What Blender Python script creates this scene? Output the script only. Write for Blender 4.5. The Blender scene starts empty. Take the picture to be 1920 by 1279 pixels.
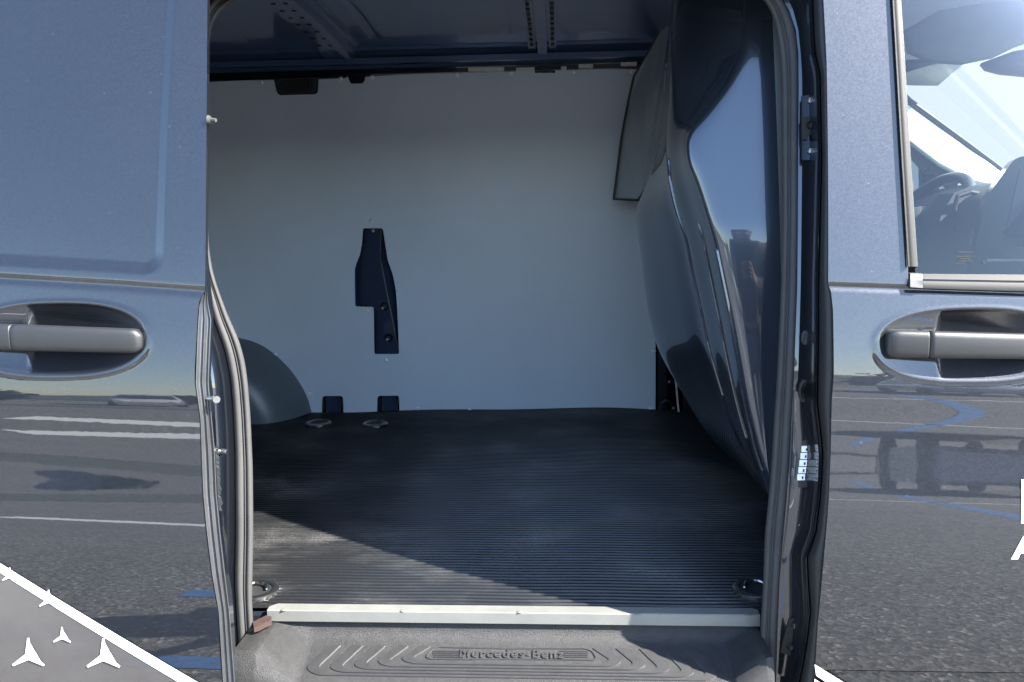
import bpy, bmesh, math, random
import numpy as np
from mathutils import Vector, Matrix
random.seed(7); rng = np.random.default_rng(7)
S = bpy.context.scene; COL = S.collection

# ---------------------------------------------------------------- camera
F_PX = 1545.0; PITCH = math.radians(7.6); YAW = math.radians(3.2); ROLL = .0154
CAM = np.array([0.0, -1.45, 1.27])
FW = np.array([-math.sin(YAW)*math.cos(PITCH), math.cos(YAW)*math.cos(PITCH), -math.sin(PITCH)])
_r0 = np.array([math.cos(YAW), math.sin(YAW), 0.0]); _u0 = np.cross(_r0, FW)
RT = math.cos(ROLL)*_r0 - math.sin(ROLL)*_u0; UP = np.cross(RT, FW)
cd = bpy.data.cameras.new("camera"); cam = bpy.data.objects.new("camera", cd); COL.objects.link(cam)
cd.sensor_width = 36; cd.lens = F_PX/1920*36; cd.clip_start = .02; cd.clip_end = 3000
cam.matrix_world = Matrix(((RT[0], UP[0], -FW[0], CAM[0]), (RT[1], UP[1], -FW[1], CAM[1]), (RT[2], UP[2], -FW[2], CAM[2]), (0, 0, 0, 1)))
S.camera = cam
# ---------------------------------------------------------------- world, sun, exposure
SUN_EL = math.radians(41.5); SUN_AZ = math.atan2(.92, -.39)       # towards the front of the van, a little outside it
w = bpy.data.worlds.new("World"); S.world = w; w.use_nodes = True
nt = w.node_tree; nt.nodes.clear()
sky = nt.nodes.new("ShaderNodeTexSky"); sky.sky_type = 'NISHITA'; sky.sun_disc = False
sky.sun_elevation = SUN_EL; sky.sun_rotation = SUN_AZ; sky.altitude = 200; sky.air_density = 1.0; sky.dust_density = .6; sky.ozone_density = 1.5
bg = nt.nodes.new("ShaderNodeBackground"); bg.inputs[1].default_value = .125
out = nt.nodes.new("ShaderNodeOutputWorld"); nt.links.new(sky.outputs[0], bg.inputs[0]); nt.links.new(bg.outputs[0], out.inputs[0])
sl = bpy.data.lights.new("sun", 'SUN'); sl.energy = 5.0; sl.angle = math.radians(.5); sl.color = (1, .95, .87)
sun = bpy.data.objects.new("sun", sl); COL.objects.link(sun)
sdir = Vector((math.sin(SUN_AZ)*math.cos(SUN_EL), math.cos(SUN_AZ)*math.cos(SUN_EL), math.sin(SUN_EL)))
sun.rotation_euler = sdir.to_track_quat('Z', 'Y').to_euler()
S.view_settings.view_transform = 'Standard'; S.view_settings.look = 'None'; S.view_settings.gamma = 1
S.view_settings.exposure = 2.75
S.render.engine = 'CYCLES'; S.cycles.max_bounces = 10; S.cycles.diffuse_bounces = 5; S.cycles.glossy_bounces = 6

# ---------------------------------------------------------------- measuring helpers: a ray of the photograph met with a real surface
def ray(px, py): return RT*(px-960)/F_PX - UP*(py-639.5)/F_PX + FW
def hit(px, py, ax, v):
    d = ray(px, py); t = (v-CAM[ax])/d[ax]; return CAM + d*t
def hitf(px, py, fn):                        # surface given as Y = fn(X, Z)
    y = -.1
    for _ in range(14):
        p = hit(px, py, 1, y); y = .5*y + .5*fn(p[0], p[2])
    return hit(px, py, 1, y)
def ipl(tab, v):
    a = np.array(tab, float); return np.interp(v, a[:, 0], a[:, 1])
def sstep(a, b, x):
    t = np.clip((x-a)/(b-a), 0, 1); return t*t*(3-2*t)

# ---------------------------------------------------------------- materials
def mat(name, base=(.5, .5, .5), rough=.5, metal=0., coat=0., spec=.5, noise=0., nscale=8., bump=0., bscale=200., rvar=0., ior=1.5, dark=None, emit=None):
    m = bpy.data.materials.new(name); m.use_nodes = True; n = m.node_tree; b = n.nodes["Principled BSDF"]
    b.inputs["Base Color"].default_value = (*base, 1); b.inputs["Roughness"].default_value = rough; b.inputs["Metallic"].default_value = metal
    b.inputs["Coat Weight"].default_value = coat; b.inputs["Coat Roughness"].default_value = .02; b.inputs["Specular IOR Level"].default_value = spec; b.inputs["IOR"].default_value = ior
    tc = n.nodes.new("ShaderNodeTexCoord")
    if noise or rvar:
        t = n.nodes.new("ShaderNodeTexNoise"); t.inputs["Scale"].default_value = nscale; t.inputs["Detail"].default_value = 6; t.inputs["Roughness"].default_value = .65
        n.links.new(tc.outputs["Object"], t.inputs["Vector"])
        if noise:
            mx = n.nodes.new("ShaderNodeMix"); mx.data_type = 'RGBA'
            d = dark or tuple(c*(1-noise) for c in base); l = tuple(min(1, c*(1+noise)) for c in base)
            mx.inputs[6].default_value = (*d, 1); mx.inputs[7].default_value = (*l, 1)
            rp = n.nodes.new("ShaderNodeMapRange"); rp.inputs[1].default_value = .3; rp.inputs[2].default_value = .7
            n.links.new(t.outputs[0], rp.inputs[0]); n.links.new(rp.outputs[0], mx.inputs[0]); n.links.new(mx.outputs[2], b.inputs["Base Color"])
        if rvar:
            rr = n.nodes.new("ShaderNodeMapRange"); rr.inputs[1].default_value = .3; rr.inputs[2].default_value = .7; rr.inputs[3].default_value = rough-rvar; rr.inputs[4].default_value = rough+rvar
            n.links.new(t.outputs[0], rr.inputs[0]); n.links.new(rr.outputs[0], b.inputs["Roughness"])
    if bump:
        t2 = n.nodes.new("ShaderNodeTexNoise"); t2.inputs["Scale"].default_value = bscale; t2.inputs["Detail"].default_value = 3
        n.links.new(tc.outputs["Object"], t2.inputs["Vector"])
        bp = n.nodes.new("ShaderNodeBump"); bp.inputs["Strength"].default_value = bump; bp.inputs["Distance"].default_value = .002
        n.links.new(t2.outputs[0], bp.inputs["Height"]); n.links.new(bp.outputs[0], b.inputs["Normal"])
    if emit: b.inputs["Emission Color"].default_value = (*emit[:3], 1); b.inputs["Emission Strength"].default_value = emit[3]
    return m

def paint_mat(name, base, metal, rough, flake, coat=1.0, dust=.0, cior=1.6):
    """metallic car paint: base coat with metal flakes under clear coat, a little dust lying on it"""
    m = bpy.data.materials.new(name); m.use_nodes = True; n = m.node_tree; b = n.nodes["Principled BSDF"]; L = n.links
    tc = n.nodes.new("ShaderNodeTexCoord")
    v = n.nodes.new("ShaderNodeTexVoronoi"); v.inputs["Scale"].default_value = 420
    L.new(tc.outputs["Object"], v.inputs["Vector"])
    mx = n.nodes.new("ShaderNodeMix"); mx.data_type = 'RGBA'; mx.inputs[6].default_value = (*[c*(1-flake) for c in base], 1); mx.inputs[7].default_value = (*[min(1, c*(1+flake)) for c in base], 1)
    sp = n.nodes.new("ShaderNodeSeparateColor"); L.new(v.outputs["Color"], sp.inputs[0]); L.new(sp.outputs[0], mx.inputs[0])
    # flake tilt
    vm = n.nodes.new("ShaderNodeVectorMath"); vm.operation = 'SUBTRACT'; vm.inputs[1].default_value = (.5, .5, .5); L.new(v.outputs["Color"], vm.inputs[0])
    vs = n.nodes.new("ShaderNodeVectorMath"); vs.operation = 'SCALE'; vs.inputs["Scale"].default_value = flake*.22; L.new(vm.outputs[0], vs.inputs[0])
    ge = n.nodes.new("ShaderNodeNewGeometry"); va = n.nodes.new("ShaderNodeVectorMath"); L.new(vs.outputs[0], va.inputs[0]); L.new(ge.outputs["Normal"], va.inputs[1])
    vn = n.nodes.new("ShaderNodeVectorMath"); vn.operation = 'NORMALIZE'; L.new(va.outputs[0], vn.inputs[0]); L.new(vn.outputs[0], b.inputs["Normal"])
    b.inputs["Metallic"].default_value = metal; b.inputs["Roughness"].default_value = rough
    b.inputs["Coat Weight"].default_value = coat; b.inputs["Coat Roughness"].default_value = .015; b.inputs["Coat IOR"].default_value = cior
    L.new(ge.outputs["Normal"], b.inputs["Coat Normal"])
    # orange peel ripple on the clear coat
    pn = n.nodes.new("ShaderNodeTexNoise"); pn.inputs["Scale"].default_value = 60; pn.inputs["Detail"].default_value = 1; L.new(tc.outputs["Object"], pn.inputs["Vector"])
    bp = n.nodes.new("ShaderNodeBump"); bp.inputs["Strength"].default_value = .006; bp.inputs["Distance"].default_value = .002; L.new(pn.outputs[0], bp.inputs["Height"]); L.new(bp.outputs[0], b.inputs["Coat Normal"])
    # dust specks and dull film
    dn = n.nodes.new("ShaderNodeTexVoronoi"); dn.inputs["Scale"].default_value = 55; L.new(tc.outputs["Object"], dn.inputs["Vector"])
    dsep = n.nodes.new("ShaderNodeSeparateColor"); L.new(dn.outputs["Color"], dsep.inputs[0])
    rad = n.nodes.new("ShaderNodeMapRange"); rad.inputs[1].default_value = .7; rad.inputs[2].default_value = 1.; rad.inputs[3].default_value = 0; rad.inputs[4].default_value = .14; L.new(dsep.outputs[0], rad.inputs[0])
    lt = n.nodes.new("ShaderNodeMath"); lt.operation = 'LESS_THAN'; L.new(dn.outputs["Distance"], lt.inputs[0]); L.new(rad.outputs[0], lt.inputs[1])
    fn = n.nodes.new("ShaderNodeTexNoise"); fn.inputs["Scale"].default_value = 3.5; fn.inputs["Detail"].default_value = 5; L.new(tc.outputs["Object"], fn.inputs["Vector"])
    fm = n.nodes.new("ShaderNodeMath"); fm.operation = 'MULTIPLY'; L.new(fn.outputs[0], fm.inputs[0]); fm.inputs[1].default_value = dust*.3
    dm = n.nodes.new("ShaderNodeMath"); dm.operation = 'MULTIPLY_ADD'; L.new(lt.outputs[0], dm.inputs[0]); dm.inputs[1].default_value = dust; L.new(fm.outputs[0], dm.inputs[2])
    m2 = n.nodes.new("ShaderNodeMix"); m2.data_type = 'RGBA'; L.new(dm.outputs[0], m2.inputs[0]); L.new(mx.outputs[2], m2.inputs[6]); m2.inputs[7].default_value = (.42, .40, .36, 1)
    L.new(m2.outputs[2], b.inputs["Base Color"])
    return m

M = {}
M['paint'] = paint_mat('body_paint', (.022, .0245, .031), 1.0, .55, .13, 1.0, .05, 1.63)
M['inner_paint'] = paint_mat('inner_paint', (.012, .017, .028), .8, .3, .08, 1.0, .015, 1.7)
M['partition'] = paint_mat('partition_paint', (.027, .037, .056), .5, .22, .06, .9, .01, 1.6)
M['bracket'] = paint_mat('bracket_paint', (.045, .065, .12), .4, .25, .06, .9, .01, 1.6)
M['flange'] = mat('flange_paint', (.045, .046, .05), .32, .2, .5, noise=.15, nscale=20)
M['roof_paint'] = paint_mat('roof_paint', (.068, .115, .22), .3, .3, .08, .8, .01, 1.6)
M['lining'] = mat('grey_lining', (.52, .59, .675), .42, 0, 0, .5, noise=.05, nscale=2.2, bump=.35, bscale=2.5, rvar=.05)
M['arch'] = mat('arch_plastic', (.085, .10, .115), .38, noise=.06, nscale=20, bump=.05, bscale=900)
M['black_plastic'] = mat('black_plastic', (.022, .023, .026), .45, noise=.15, nscale=30, bump=.15, bscale=1200)
M['step'] = mat('step_plastic', (.0145, .0145, .015), .5, noise=.35, nscale=60, bump=.9, bscale=800)
M['step_groove'] = mat('step_rib_plastic', (.017, .017, .018), .5, noise=.25, nscale=40, bump=.4, bscale=1500)
M['rubber_seal'] = mat('seal_rubber', (.050, .050, .050), .85, spec=.2, noise=.12, nscale=14, bump=.2, bscale=700)
M['gasket'] = mat('black_gasket', (.012, .012, .013), .6, noise=.2, nscale=30)
M['handle'] = mat('handle_plastic', (.014, .014, .015), .42, noise=.08, nscale=30, bump=.25, bscale=1800)
M['alu'] = mat('aluminium', (.19, .193, .178), .45, .4, noise=.06, nscale=18, bump=.06, bscale=250, rvar=.08)
M['steel'] = mat('bright_steel', (.30, .30, .30), .3, 1.0, noise=.1, nscale=60)
M['dark_metal'] = mat('dark_metal', (.02, .024, .035), .28, .4, .4, noise=.1, nscale=30)
M['wood'] = mat('plywood_edge', (.028, .015, .012), .7, noise=.35, nscale=60, bump=.3)
M['white_film'] = mat('white_film', (.86, .86, .85), .35, noise=.01, nscale=20)
M['grey_film'] = mat('grey_film', (.058, .056, .055), .30, 0., 0.3, noise=.12, nscale=6, dark=(.046, .040, .039))
M['trim'] = mat('window_trim', (.0145, .0144, .0142), .6, spec=.3, noise=.06, nscale=20, bump=.1, bscale=1500)
M['cream'] = mat('cream_trim', (.72, .74, .66), .8, noise=.05, nscale=20, bump=.2, bscale=900)
M['dash'] = mat('dash_plastic', (.04, .045, .048), .6, noise=.05, nscale=6)
M['headliner'] = mat('headliner', (.16, .18, .18), .9, noise=.05, nscale=30)
M['leather'] = mat('wheel_leather', (.045, .045, .045), .4, noise=.1, nscale=60, bump=.2, bscale=700)
M['screen'] = mat('screen_glass', (.02, .022, .024), .2, noise=.05, nscale=9)
M['foil'] = mat('pale_foil', (.5, .5, .48), .4, noise=.2, nscale=50)
M['label'] = mat('label_black', (.012, .012, .012), .3, noise=.1)

def glass_mat(name, tint, refl=1.0):
    m = bpy.data.materials.new(name); m.use_nodes = True; n = m.node_tree; n.nodes.clear(); L = n.links
    o = n.nodes.new("ShaderNodeOutputMaterial"); t = n.nodes.new("ShaderNodeBsdfTransparent"); g = n.nodes.new("ShaderNodeBsdfGlossy"); g.inputs["Roughness"].default_value = .01
    tc = n.nodes.new("ShaderNodeTexCoord"); no = n.nodes.new("ShaderNodeTexNoise"); no.inputs["Scale"].default_value = 6; L.new(tc.outputs["Object"], no.inputs["Vector"])
    mr = n.nodes.new("ShaderNodeMix"); mr.data_type = 'RGBA'; mr.inputs[6].default_value = (*[c*.98 for c in tint], 1); mr.inputs[7].default_value = (*tint, 1); L.new(no.outputs[0], mr.inputs[0]); L.new(mr.outputs[2], t.inputs[0])
    f = n.nodes.new("ShaderNodeFresnel"); f.inputs[0].default_value = 1.52
    mu = n.nodes.new("ShaderNodeMath"); mu.operation = 'MULTIPLY'; mu.inputs[1].default_value = refl; mu.use_clamp = True; L.new(f.outputs[0], mu.inputs[0])
    x = n.nodes.new("ShaderNodeMixShader"); L.new(mu.outputs[0], x.inputs[0]); L.new(t.outputs[0], x.inputs[1]); L.new(g.outputs[0], x.inputs[2]); L.new(x.outputs[0], o.inputs[0])
    return m
M['glass'] = glass_mat('side_glass', (.66, .735, .735), 1.1)
M['far_glass'] = glass_mat('far_glass', (.30, .36, .42), 1.0)
M['windscreen'] = glass_mat('windscreen_glass', (.97, .98, .98), .25)

# mat of ribbed rubber: dark, with pale dust rubbed on
def mat_rubber():
    m = bpy.data.materials.new('ribbed_rubber'); m.use_nodes = True; n = m.node_tree; b = n.nodes["Principled BSDF"]; L = n.links
    tc = n.nodes.new("ShaderNodeTexCoord"); mp = n.nodes.new("ShaderNodeMapping"); mp.inputs["Scale"].default_value = (5, 28, 28); L.new(tc.outputs["Object"], mp.inputs[0])
    t = n.nodes.new("ShaderNodeTexNoise"); t.inputs["Scale"].default_value = 1.6; t.inputs["Detail"].default_value = 8; t.inputs["Roughness"].default_value = .7; L.new(mp.outputs[0], t.inputs["Vector"])
    t2 = n.nodes.new("ShaderNodeTexNoise"); t2.inputs["Scale"].default_value = 5; t2.inputs["Detail"].default_value = 3; L.new(tc.outputs["Object"], t2.inputs["Vector"])
    mu = n.nodes.new("ShaderNodeMath"); mu.operation = 'MULTIPLY'; L.new(t.outputs[0], mu.inputs[0]); L.new(t2.outputs[0], mu.inputs[1])
    r = n.nodes.new("ShaderNodeMapRange"); r.inputs[1].default_value = .22; r.inputs[2].default_value = .44; L.new(mu.outputs[0], r.inputs[0])
    mx = n.nodes.new("ShaderNodeMix"); mx.data_type = 'RGBA'; mx.inputs[6].default_value = (.0065, .007, .008, 1); mx.inputs[7].default_value = (.032, .032, .032, 1); L.new(r.outputs[0], mx.inputs[0])
    vv = n.nodes.new("ShaderNodeTexVoronoi"); vv.inputs["Scale"].default_value = 9; mp2 = n.nodes.new("ShaderNodeMapping"); mp2.inputs["Scale"].default_value = (9, 22, 22); L.new(tc.outputs["Object"], mp2.inputs[0]); L.new(mp2.outputs[0], vv.inputs["Vector"])
    t3 = n.nodes.new("ShaderNodeTexNoise"); t3.inputs["Scale"].default_value = 60; t3.inputs["Detail"].default_value = 4; L.new(mp.outputs[0], t3.inputs["Vector"])
    ad = n.nodes.new("ShaderNodeMath"); ad.operation = 'MULTIPLY'; L.new(t2.outputs[0], ad.inputs[0]); L.new(t3.outputs[0], ad.inputs[1])
    r3 = n.nodes.new("ShaderNodeMapRange"); r3.inputs[1].default_value = .33; r3.inputs[2].default_value = .46; L.new(ad.outputs[0], r3.inputs[0])
    m3 = n.nodes.new("ShaderNodeMix"); m3.data_type = 'RGBA'; L.new(r3.outputs[0], m3.inputs[0]); L.new(mx.outputs[2], m3.inputs[6]); m3.inputs[7].default_value = (.085, .085, .083, 1)
    L.new(m3.outputs[2], b.inputs["Base Color"]); b.inputs["Roughness"].default_value = .42
    return m
M['rubber'] = mat_rubber()

# ---------------------------------------------------------------- object helpers
def link(name, me, m, parent=None, smooth=False, label=None):
    o = bpy.data.objects.new(name, me); COL.objects.link(o)
    if m is not None and not me.materials: me.materials.append(m)
    if smooth:
        me.polygons.foreach_set("use_smooth", [True]*len(me.polygons))
    if parent is not None: o.parent = parent
    if label: o["label"] = label
    return o
def mesh(name, vs, fs, m, parent=None, smooth=False, label=None):
    me = bpy.data.meshes.new(name); me.from_pydata([tuple(map(float, v)) for v in vs], [], [tuple(map(int, f)) for f in fs]); me.update()
    return link(name, me, m, parent, smooth, label)
def loft(rows, close=False):
    """rows: list of equal-length lists of points -> verts, faces"""
    n = len(rows[0]); vs = [p for r in rows for p in r]; fs = []
    for i in range(len(rows)-1):
        for j in range(n if close else n-1):
            k = (j+1) % n; fs.append((i*n+j, i*n+k, (i+1)*n+k, (i+1)*n+j))
    return vs, fs
def lofted(name, rows, m, parent=None, smooth=True, close=False, caps=False, label=None):
    vs, fs = loft(rows, close)
    if caps:
        n = len(rows[0]); fs.append(tuple(range(n))[::-1]); fs.append(tuple(range((len(rows)-1)*n, len(rows)*n)))
    return mesh(name, vs, fs, m, parent, smooth, label)
def grid(X, Y, Z):
    r, c = X.shape; vs = np.stack([X.ravel(), Y.ravel(), Z.ravel()], 1)
    i = np.arange(r-1)[:, None]*c + np.arange(c-1)[None, :]; i = i.ravel()
    return vs, np.stack([i, i+1, i+c+1, i+c], 1)
class MB:
    def __init__(s): s.bm = bmesh.new()
    def box(s, c, d, rot=None, bev=0.0):
        r = bmesh.ops.create_cube(s.bm, size=1); v = r['verts']
        bmesh.ops.scale(s.bm, vec=d, verts=v)
        if bev: bmesh.ops.bevel(s.bm, geom=list({e for x in v for e in x.link_edges}), offset=bev, segments=2, affect='EDGES'); 
        if bev:
            v = [x for x in s.bm.verts if x.index == -1 or not x.tag]; v = [x for x in s.bm.verts if not x.tag]
        if rot is not None: bmesh.ops.rotate(s.bm, cent=(0, 0, 0), matrix=rot, verts=v)
        bmesh.ops.translate(s.bm, vec=c, verts=v)
        for x in s.bm.verts: x.tag = True
        return s
    def cyl(s, a, b, r1, r2=None, n=16, caps=True):
        a = Vector(a); b = Vector(b); d = b-a; r2 = r1 if r2 is None else r2
        q = d.to_track_quat('Z', 'Y').to_matrix().to_4x4(); q.translation = (a+b)/2
        bmesh.ops.create_cone(s.bm, cap_ends=caps, segments=n, radius1=r1, radius2=r2, depth=d.length, matrix=q)
        for x in s.bm.verts: x.tag = True
        return s
    def ball(s, c, r, sc=(1, 1, 1), n=16):
        q = Matrix.Translation(c) @ Matrix.Diagonal((*sc, 1)); bmesh.ops.create_uvsphere(s.bm, u_segments=n, v_segments=n//2, radius=r, matrix=q)
        for x in s.bm.verts: x.tag = True
        return s
    def tube(s, pts, r, n=8):
        for a, b in zip(pts[:-1], pts[1:]):
            s.cyl(a, b, r, n=n)
        for p in pts: s.ball(p, r, n=8)
        return s
    def prism(s, pts, vec):
        v = [s.bm.verts.new(p) for p in pts]; u = [s.bm.verts.new(Vector(p)+Vector(vec)) for p in pts]; n = len(v)
        s.bm.faces.new(v); s.bm.faces.new(u[::-1])
        for i in range(n): s.bm.faces.new((v[(i+1) % n], v[i], u[i], u[(i+1) % n]))
        for x in s.bm.verts: x.tag = True
        return s
    def build(s, name, m, parent=None, smooth=False, label=None):
        bmesh.ops.recalc_face_normals(s.bm, faces=s.bm.faces[:])
        me = bpy.data.meshes.new(name); s.bm.to_mesh(me); s.bm.free()
        o = link(name, me, m, parent, smooth, label)
        if smooth:
            me.set_sharp_from_angle(angle=math.radians(35))
        return o
def lathe(name, prof, m, parent, origin, axis=(0, 0, 1), n=32, label=None):
    q = Vector(axis).to_track_quat('Z', 'Y').to_matrix(); rows = []
    for r, h in prof:
        rows.append([tuple(q @ Vector((r*math.cos(2*math.pi*k/n), r*math.sin(2*math.pi*k/n), h)) + Vector(origin)) for k in range(n)])
    o = lofted(name, rows, m, parent, True, close=True, label=label); o.data.set_sharp_from_angle(angle=math.radians(40)); return o
def tag(o, label, cat, group=None, kind=None):
    if label: o["label"] = label
    if cat: o["category"] = cat
    if group: o["group"] = group
    if kind: o["kind"] = kind
    return o
def copies(o, places, parent):               # repeats sharing one mesh
    for p in places:
        c = o.copy(); COL.objects.link(c); c.parent = parent; c.location = p
def filled(name, loops, thick, m, parent, frame, label=None, bev=0.0):
    """flat sheet with holes: loops of (u, v); frame = (origin, u axis, v axis); thickness towards +n"""
    cu = bpy.data.curves.new(name, 'CURVE'); cu.dimensions = '2D'; cu.fill_mode = 'BOTH'; cu.extrude = thick/2; cu.bevel_depth = bev
    for lp in loops:
        sp = cu.splines.new('POLY'); sp.points.add(len(lp)-1); sp.use_cyclic_u = True
        for q, (u, v) in zip(sp.points, lp): q.co = (u, v, 0, 1)
    to = bpy.data.objects.new("tmp", cu); COL.objects.link(to)
    dg = bpy.context.evaluated_depsgraph_get(); me = bpy.data.meshes.new_from_object(to.evaluated_get(dg)); bpy.data.objects.remove(to); bpy.data.curves.remove(cu)
    o_, u_, v_ = [Vector(x) for x in frame]; n_ = u_.cross(v_)
    me.transform(Matrix(((u_[0], v_[0], n_[0], o_[0]), (u_[1], v_[1], n_[1], o_[1]), (u_[2], v_[2], n_[2], o_[2]), (0, 0, 0, 1))))
    me.materials.clear(); me.name = name
    return link(name, me, m, parent, False, label)
def rounded(pts, r=.008, k=4):               # round the corners of a polygon
    out = []; n = len(pts)
    for i in range(n):
        a, b, c = [np.array(pts[j], float) for j in (i-1, i, (i+1) % n)]
        la = np.linalg.norm(a-b); lc = np.linalg.norm(c-b); q = min(r, la*.45, lc*.45)
        p0 = b+(a-b)/la*q; p2 = b+(c-b)/lc*q
        for t in np.linspace(0, 1, k): out.append(tuple((1-t)**2*p0 + 2*t*(1-t)*b + t*t*p2))
    return out

# ---------------------------------------------------------------- setting: ground and what the paint mirrors
def asphalt():
    m = bpy.data.materials.new('asphalt'); m.use_nodes = True; n = m.node_tree; b = n.nodes["Principled BSDF"]; L = n.links
    tc = n.nodes.new("ShaderNodeTexCoord")
    v = n.nodes.new("ShaderNodeTexVoronoi"); v.inputs["Scale"].default_value = 70; L.new(tc.outputs["Object"], v.inputs["Vector"])
    sp = n.nodes.new("ShaderNodeSeparateColor"); L.new(v.outputs["Color"], sp.inputs[0])
    cr = n.nodes.new("ShaderNodeValToRGB"); cr.color_ramp.elements[0].color = (.055, .054, .052, 1); cr.color_ramp.elements[1].color = (.40, .38, .34, 1)
    e = cr.color_ramp.elements.new(.55); e.color = (.13, .126, .118, 1); e = cr.color_ramp.elements.new(.93); e.color = (.20, .193, .18, 1); L.new(sp.outputs[0], cr.inputs[0])
    t = n.nodes.new("ShaderNodeTexNoise"); t.inputs["Scale"].default_value = .8; t.inputs["Detail"].default_value = 8; L.new(tc.outputs["Object"], t.inputs["Vector"])
    mr = n.nodes.new("ShaderNodeMapRange"); mr.inputs[3].default_value = .75; mr.inputs[4].default_value = 1.25; L.new(t.outputs[0], mr.inputs[0])
    mx = n.nodes.new("ShaderNodeMix"); mx.data_type = 'RGBA'; mx.blend_type = 'MULTIPLY'; mx.inputs[0].default_value = 1; L.new(cr.outputs[0], mx.inputs[6]); L.new(mr.outputs[0], mx.inputs[7])
    L.new(mx.outputs[2], b.inputs["Base Color"]); b.inputs["Roughness"].default_value = .85
    bp = n.nodes.new("ShaderNodeBump"); bp.inputs["Strength"].default_value = .6; bp.inputs["Distance"].default_value = .006; L.new(v.outputs["Distance"], bp.inputs["Height"]); L.new(bp.outputs[0], b.inputs["Normal"])
    return m
M['asphalt'] = asphalt()
M['grass'] = mat('grass', (.06, .065, .04), .9, noise=.4, nscale=4, bump=.5, bscale=60)
M['leaf'] = mat('leaf', (.022, .028, .018), .7, noise=.5, nscale=3)
M['bark'] = mat('bark', (.09, .07, .05), .9, noise=.3, nscale=30, bump=.5, bscale=90)
M['hill'] = mat('hill_wood', (.05, .06, .05), .95, noise=.4, nscale=.4)
M['line_white'] = mat('line_white', (.75, .75, .72), .7, noise=.12, nscale=30, bump=.3)
M['line_blue'] = mat('line_blue', (.06, .16, .36), .7, noise=.2, nscale=30, bump=.3)
def sheet(name, poly, z, m, label=None):
    o = mesh(name, [(x, y, z) for x, y in poly], [tuple(range(len(poly)))], m); o["kind"] = "structure"
    if label: o["label"] = label
    return o
sheet('ground', [(-600, -600), (600, -600), (600, 600), (-600, 600)], 0, M['asphalt'], 'grey asphalt of the car park')
def line(name, a, b, wd, m, label):
    a = np.array(a, float); b = np.array(b, float); d = (b-a)/np.linalg.norm(b-a); n = np.array([-d[1], d[0]])*wd/2
    return sheet(name, [a-n, b-n, b+n, a+n], .004, m, label)
line('parking_line', (3.0, -3.3), (8.2, -22), .24, M['line_blue'], 'blue bay line running away across the car park')
line('parking_line', (-1.45, -2.1), (.1, -2.1), .14, M['line_blue'], 'blue bay line beside the van')
line('parking_line', (-1.26, -1.22), (.1, -1.2), .10, M['line_blue'], 'second blue bay line close to the van')
for i, (a, b) in enumerate([((-5.6, -7.3), (-1.9, -6.2)), ((3.0, -9.2), (7.5, -9.0)), ((-10, -8.0), (-6.4, -7.4))]):
    line('parking_line', a, b, .42 if i == 0 else .15, M['line_white'], ['white bay line beyond the van door', 'white bay line behind the blue one', 'white bay line at the far rear'][i])
sheet('grass_verge', [(-90, -13.5), (90, -13.5), (90, -16.2), (-90, -16.2)], .006, M['grass'], 'strip of grass beyond the car park')
# low hills on the horizon
hx = np.linspace(-400, 400, 90); rows = []
for t, hh in ((0, 0), (.4, .6), (.8, .95), (1, 1)):
    rows.append([(x, -44-60*t, hh*(5+1.5*math.sin(x*.021)+1.2*math.sin(x*.05+1)+.8*math.sin(x*.13))) for x in hx])
lofted('hills', rows, M['hill'])["kind"] = "structure"
def tree(x, y, h, label, seed):
    r = random.Random(seed); root = bpy.data.objects.new('tree', None); COL.objects.link(root); root.location = (x, y, 0); tag(root, label, 'tree', 'trees beyond the car park')
    t = MB(); t.cyl((0, 0, 0), (.1, 0, h*.5), .16, .08, 8)
    for k in range(5):
        a = k*1.3; t.cyl((.05, 0, h*(.3+.05*k)), (math.cos(a)*h*.22, math.sin(a)*h*.22, h*(.55+.06*k)), .06, .02, 6)
    t.build('trunk', M['bark'], root)
    vs = []; fs = []
    for k in range(900):
        c = Vector((r.gauss(0, .2), r.gauss(0, .2), r.gauss(0, .17)))*h + Vector((0, 0, h*.64)); s = r.uniform(.10, .24)
        q = Matrix.Rotation(r.uniform(0, 6.3), 3, 'Z') @ Matrix.Rotation(r.uniform(0, 3), 3, 'X'); b0 = len(vs)
        for u, v in ((-1, -1), (1, -1), (1.2, 1), (-1, 1.1)): vs.append(c + q @ Vector((u*s, v*s*.7, r.uniform(-.2, .2)*s)))
        fs.append((b0, b0+1, b0+2, b0+3))
    mesh('crown', vs, fs, M['leaf'], root)
for i in range(16):
    tree(-34+i*4.6+random.uniform(-1, 1), -28-random.uniform(0, 7), random.uniform(1.7, 2.9), 'bushy tree on the verge, mirrored in the van paint', i)
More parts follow.
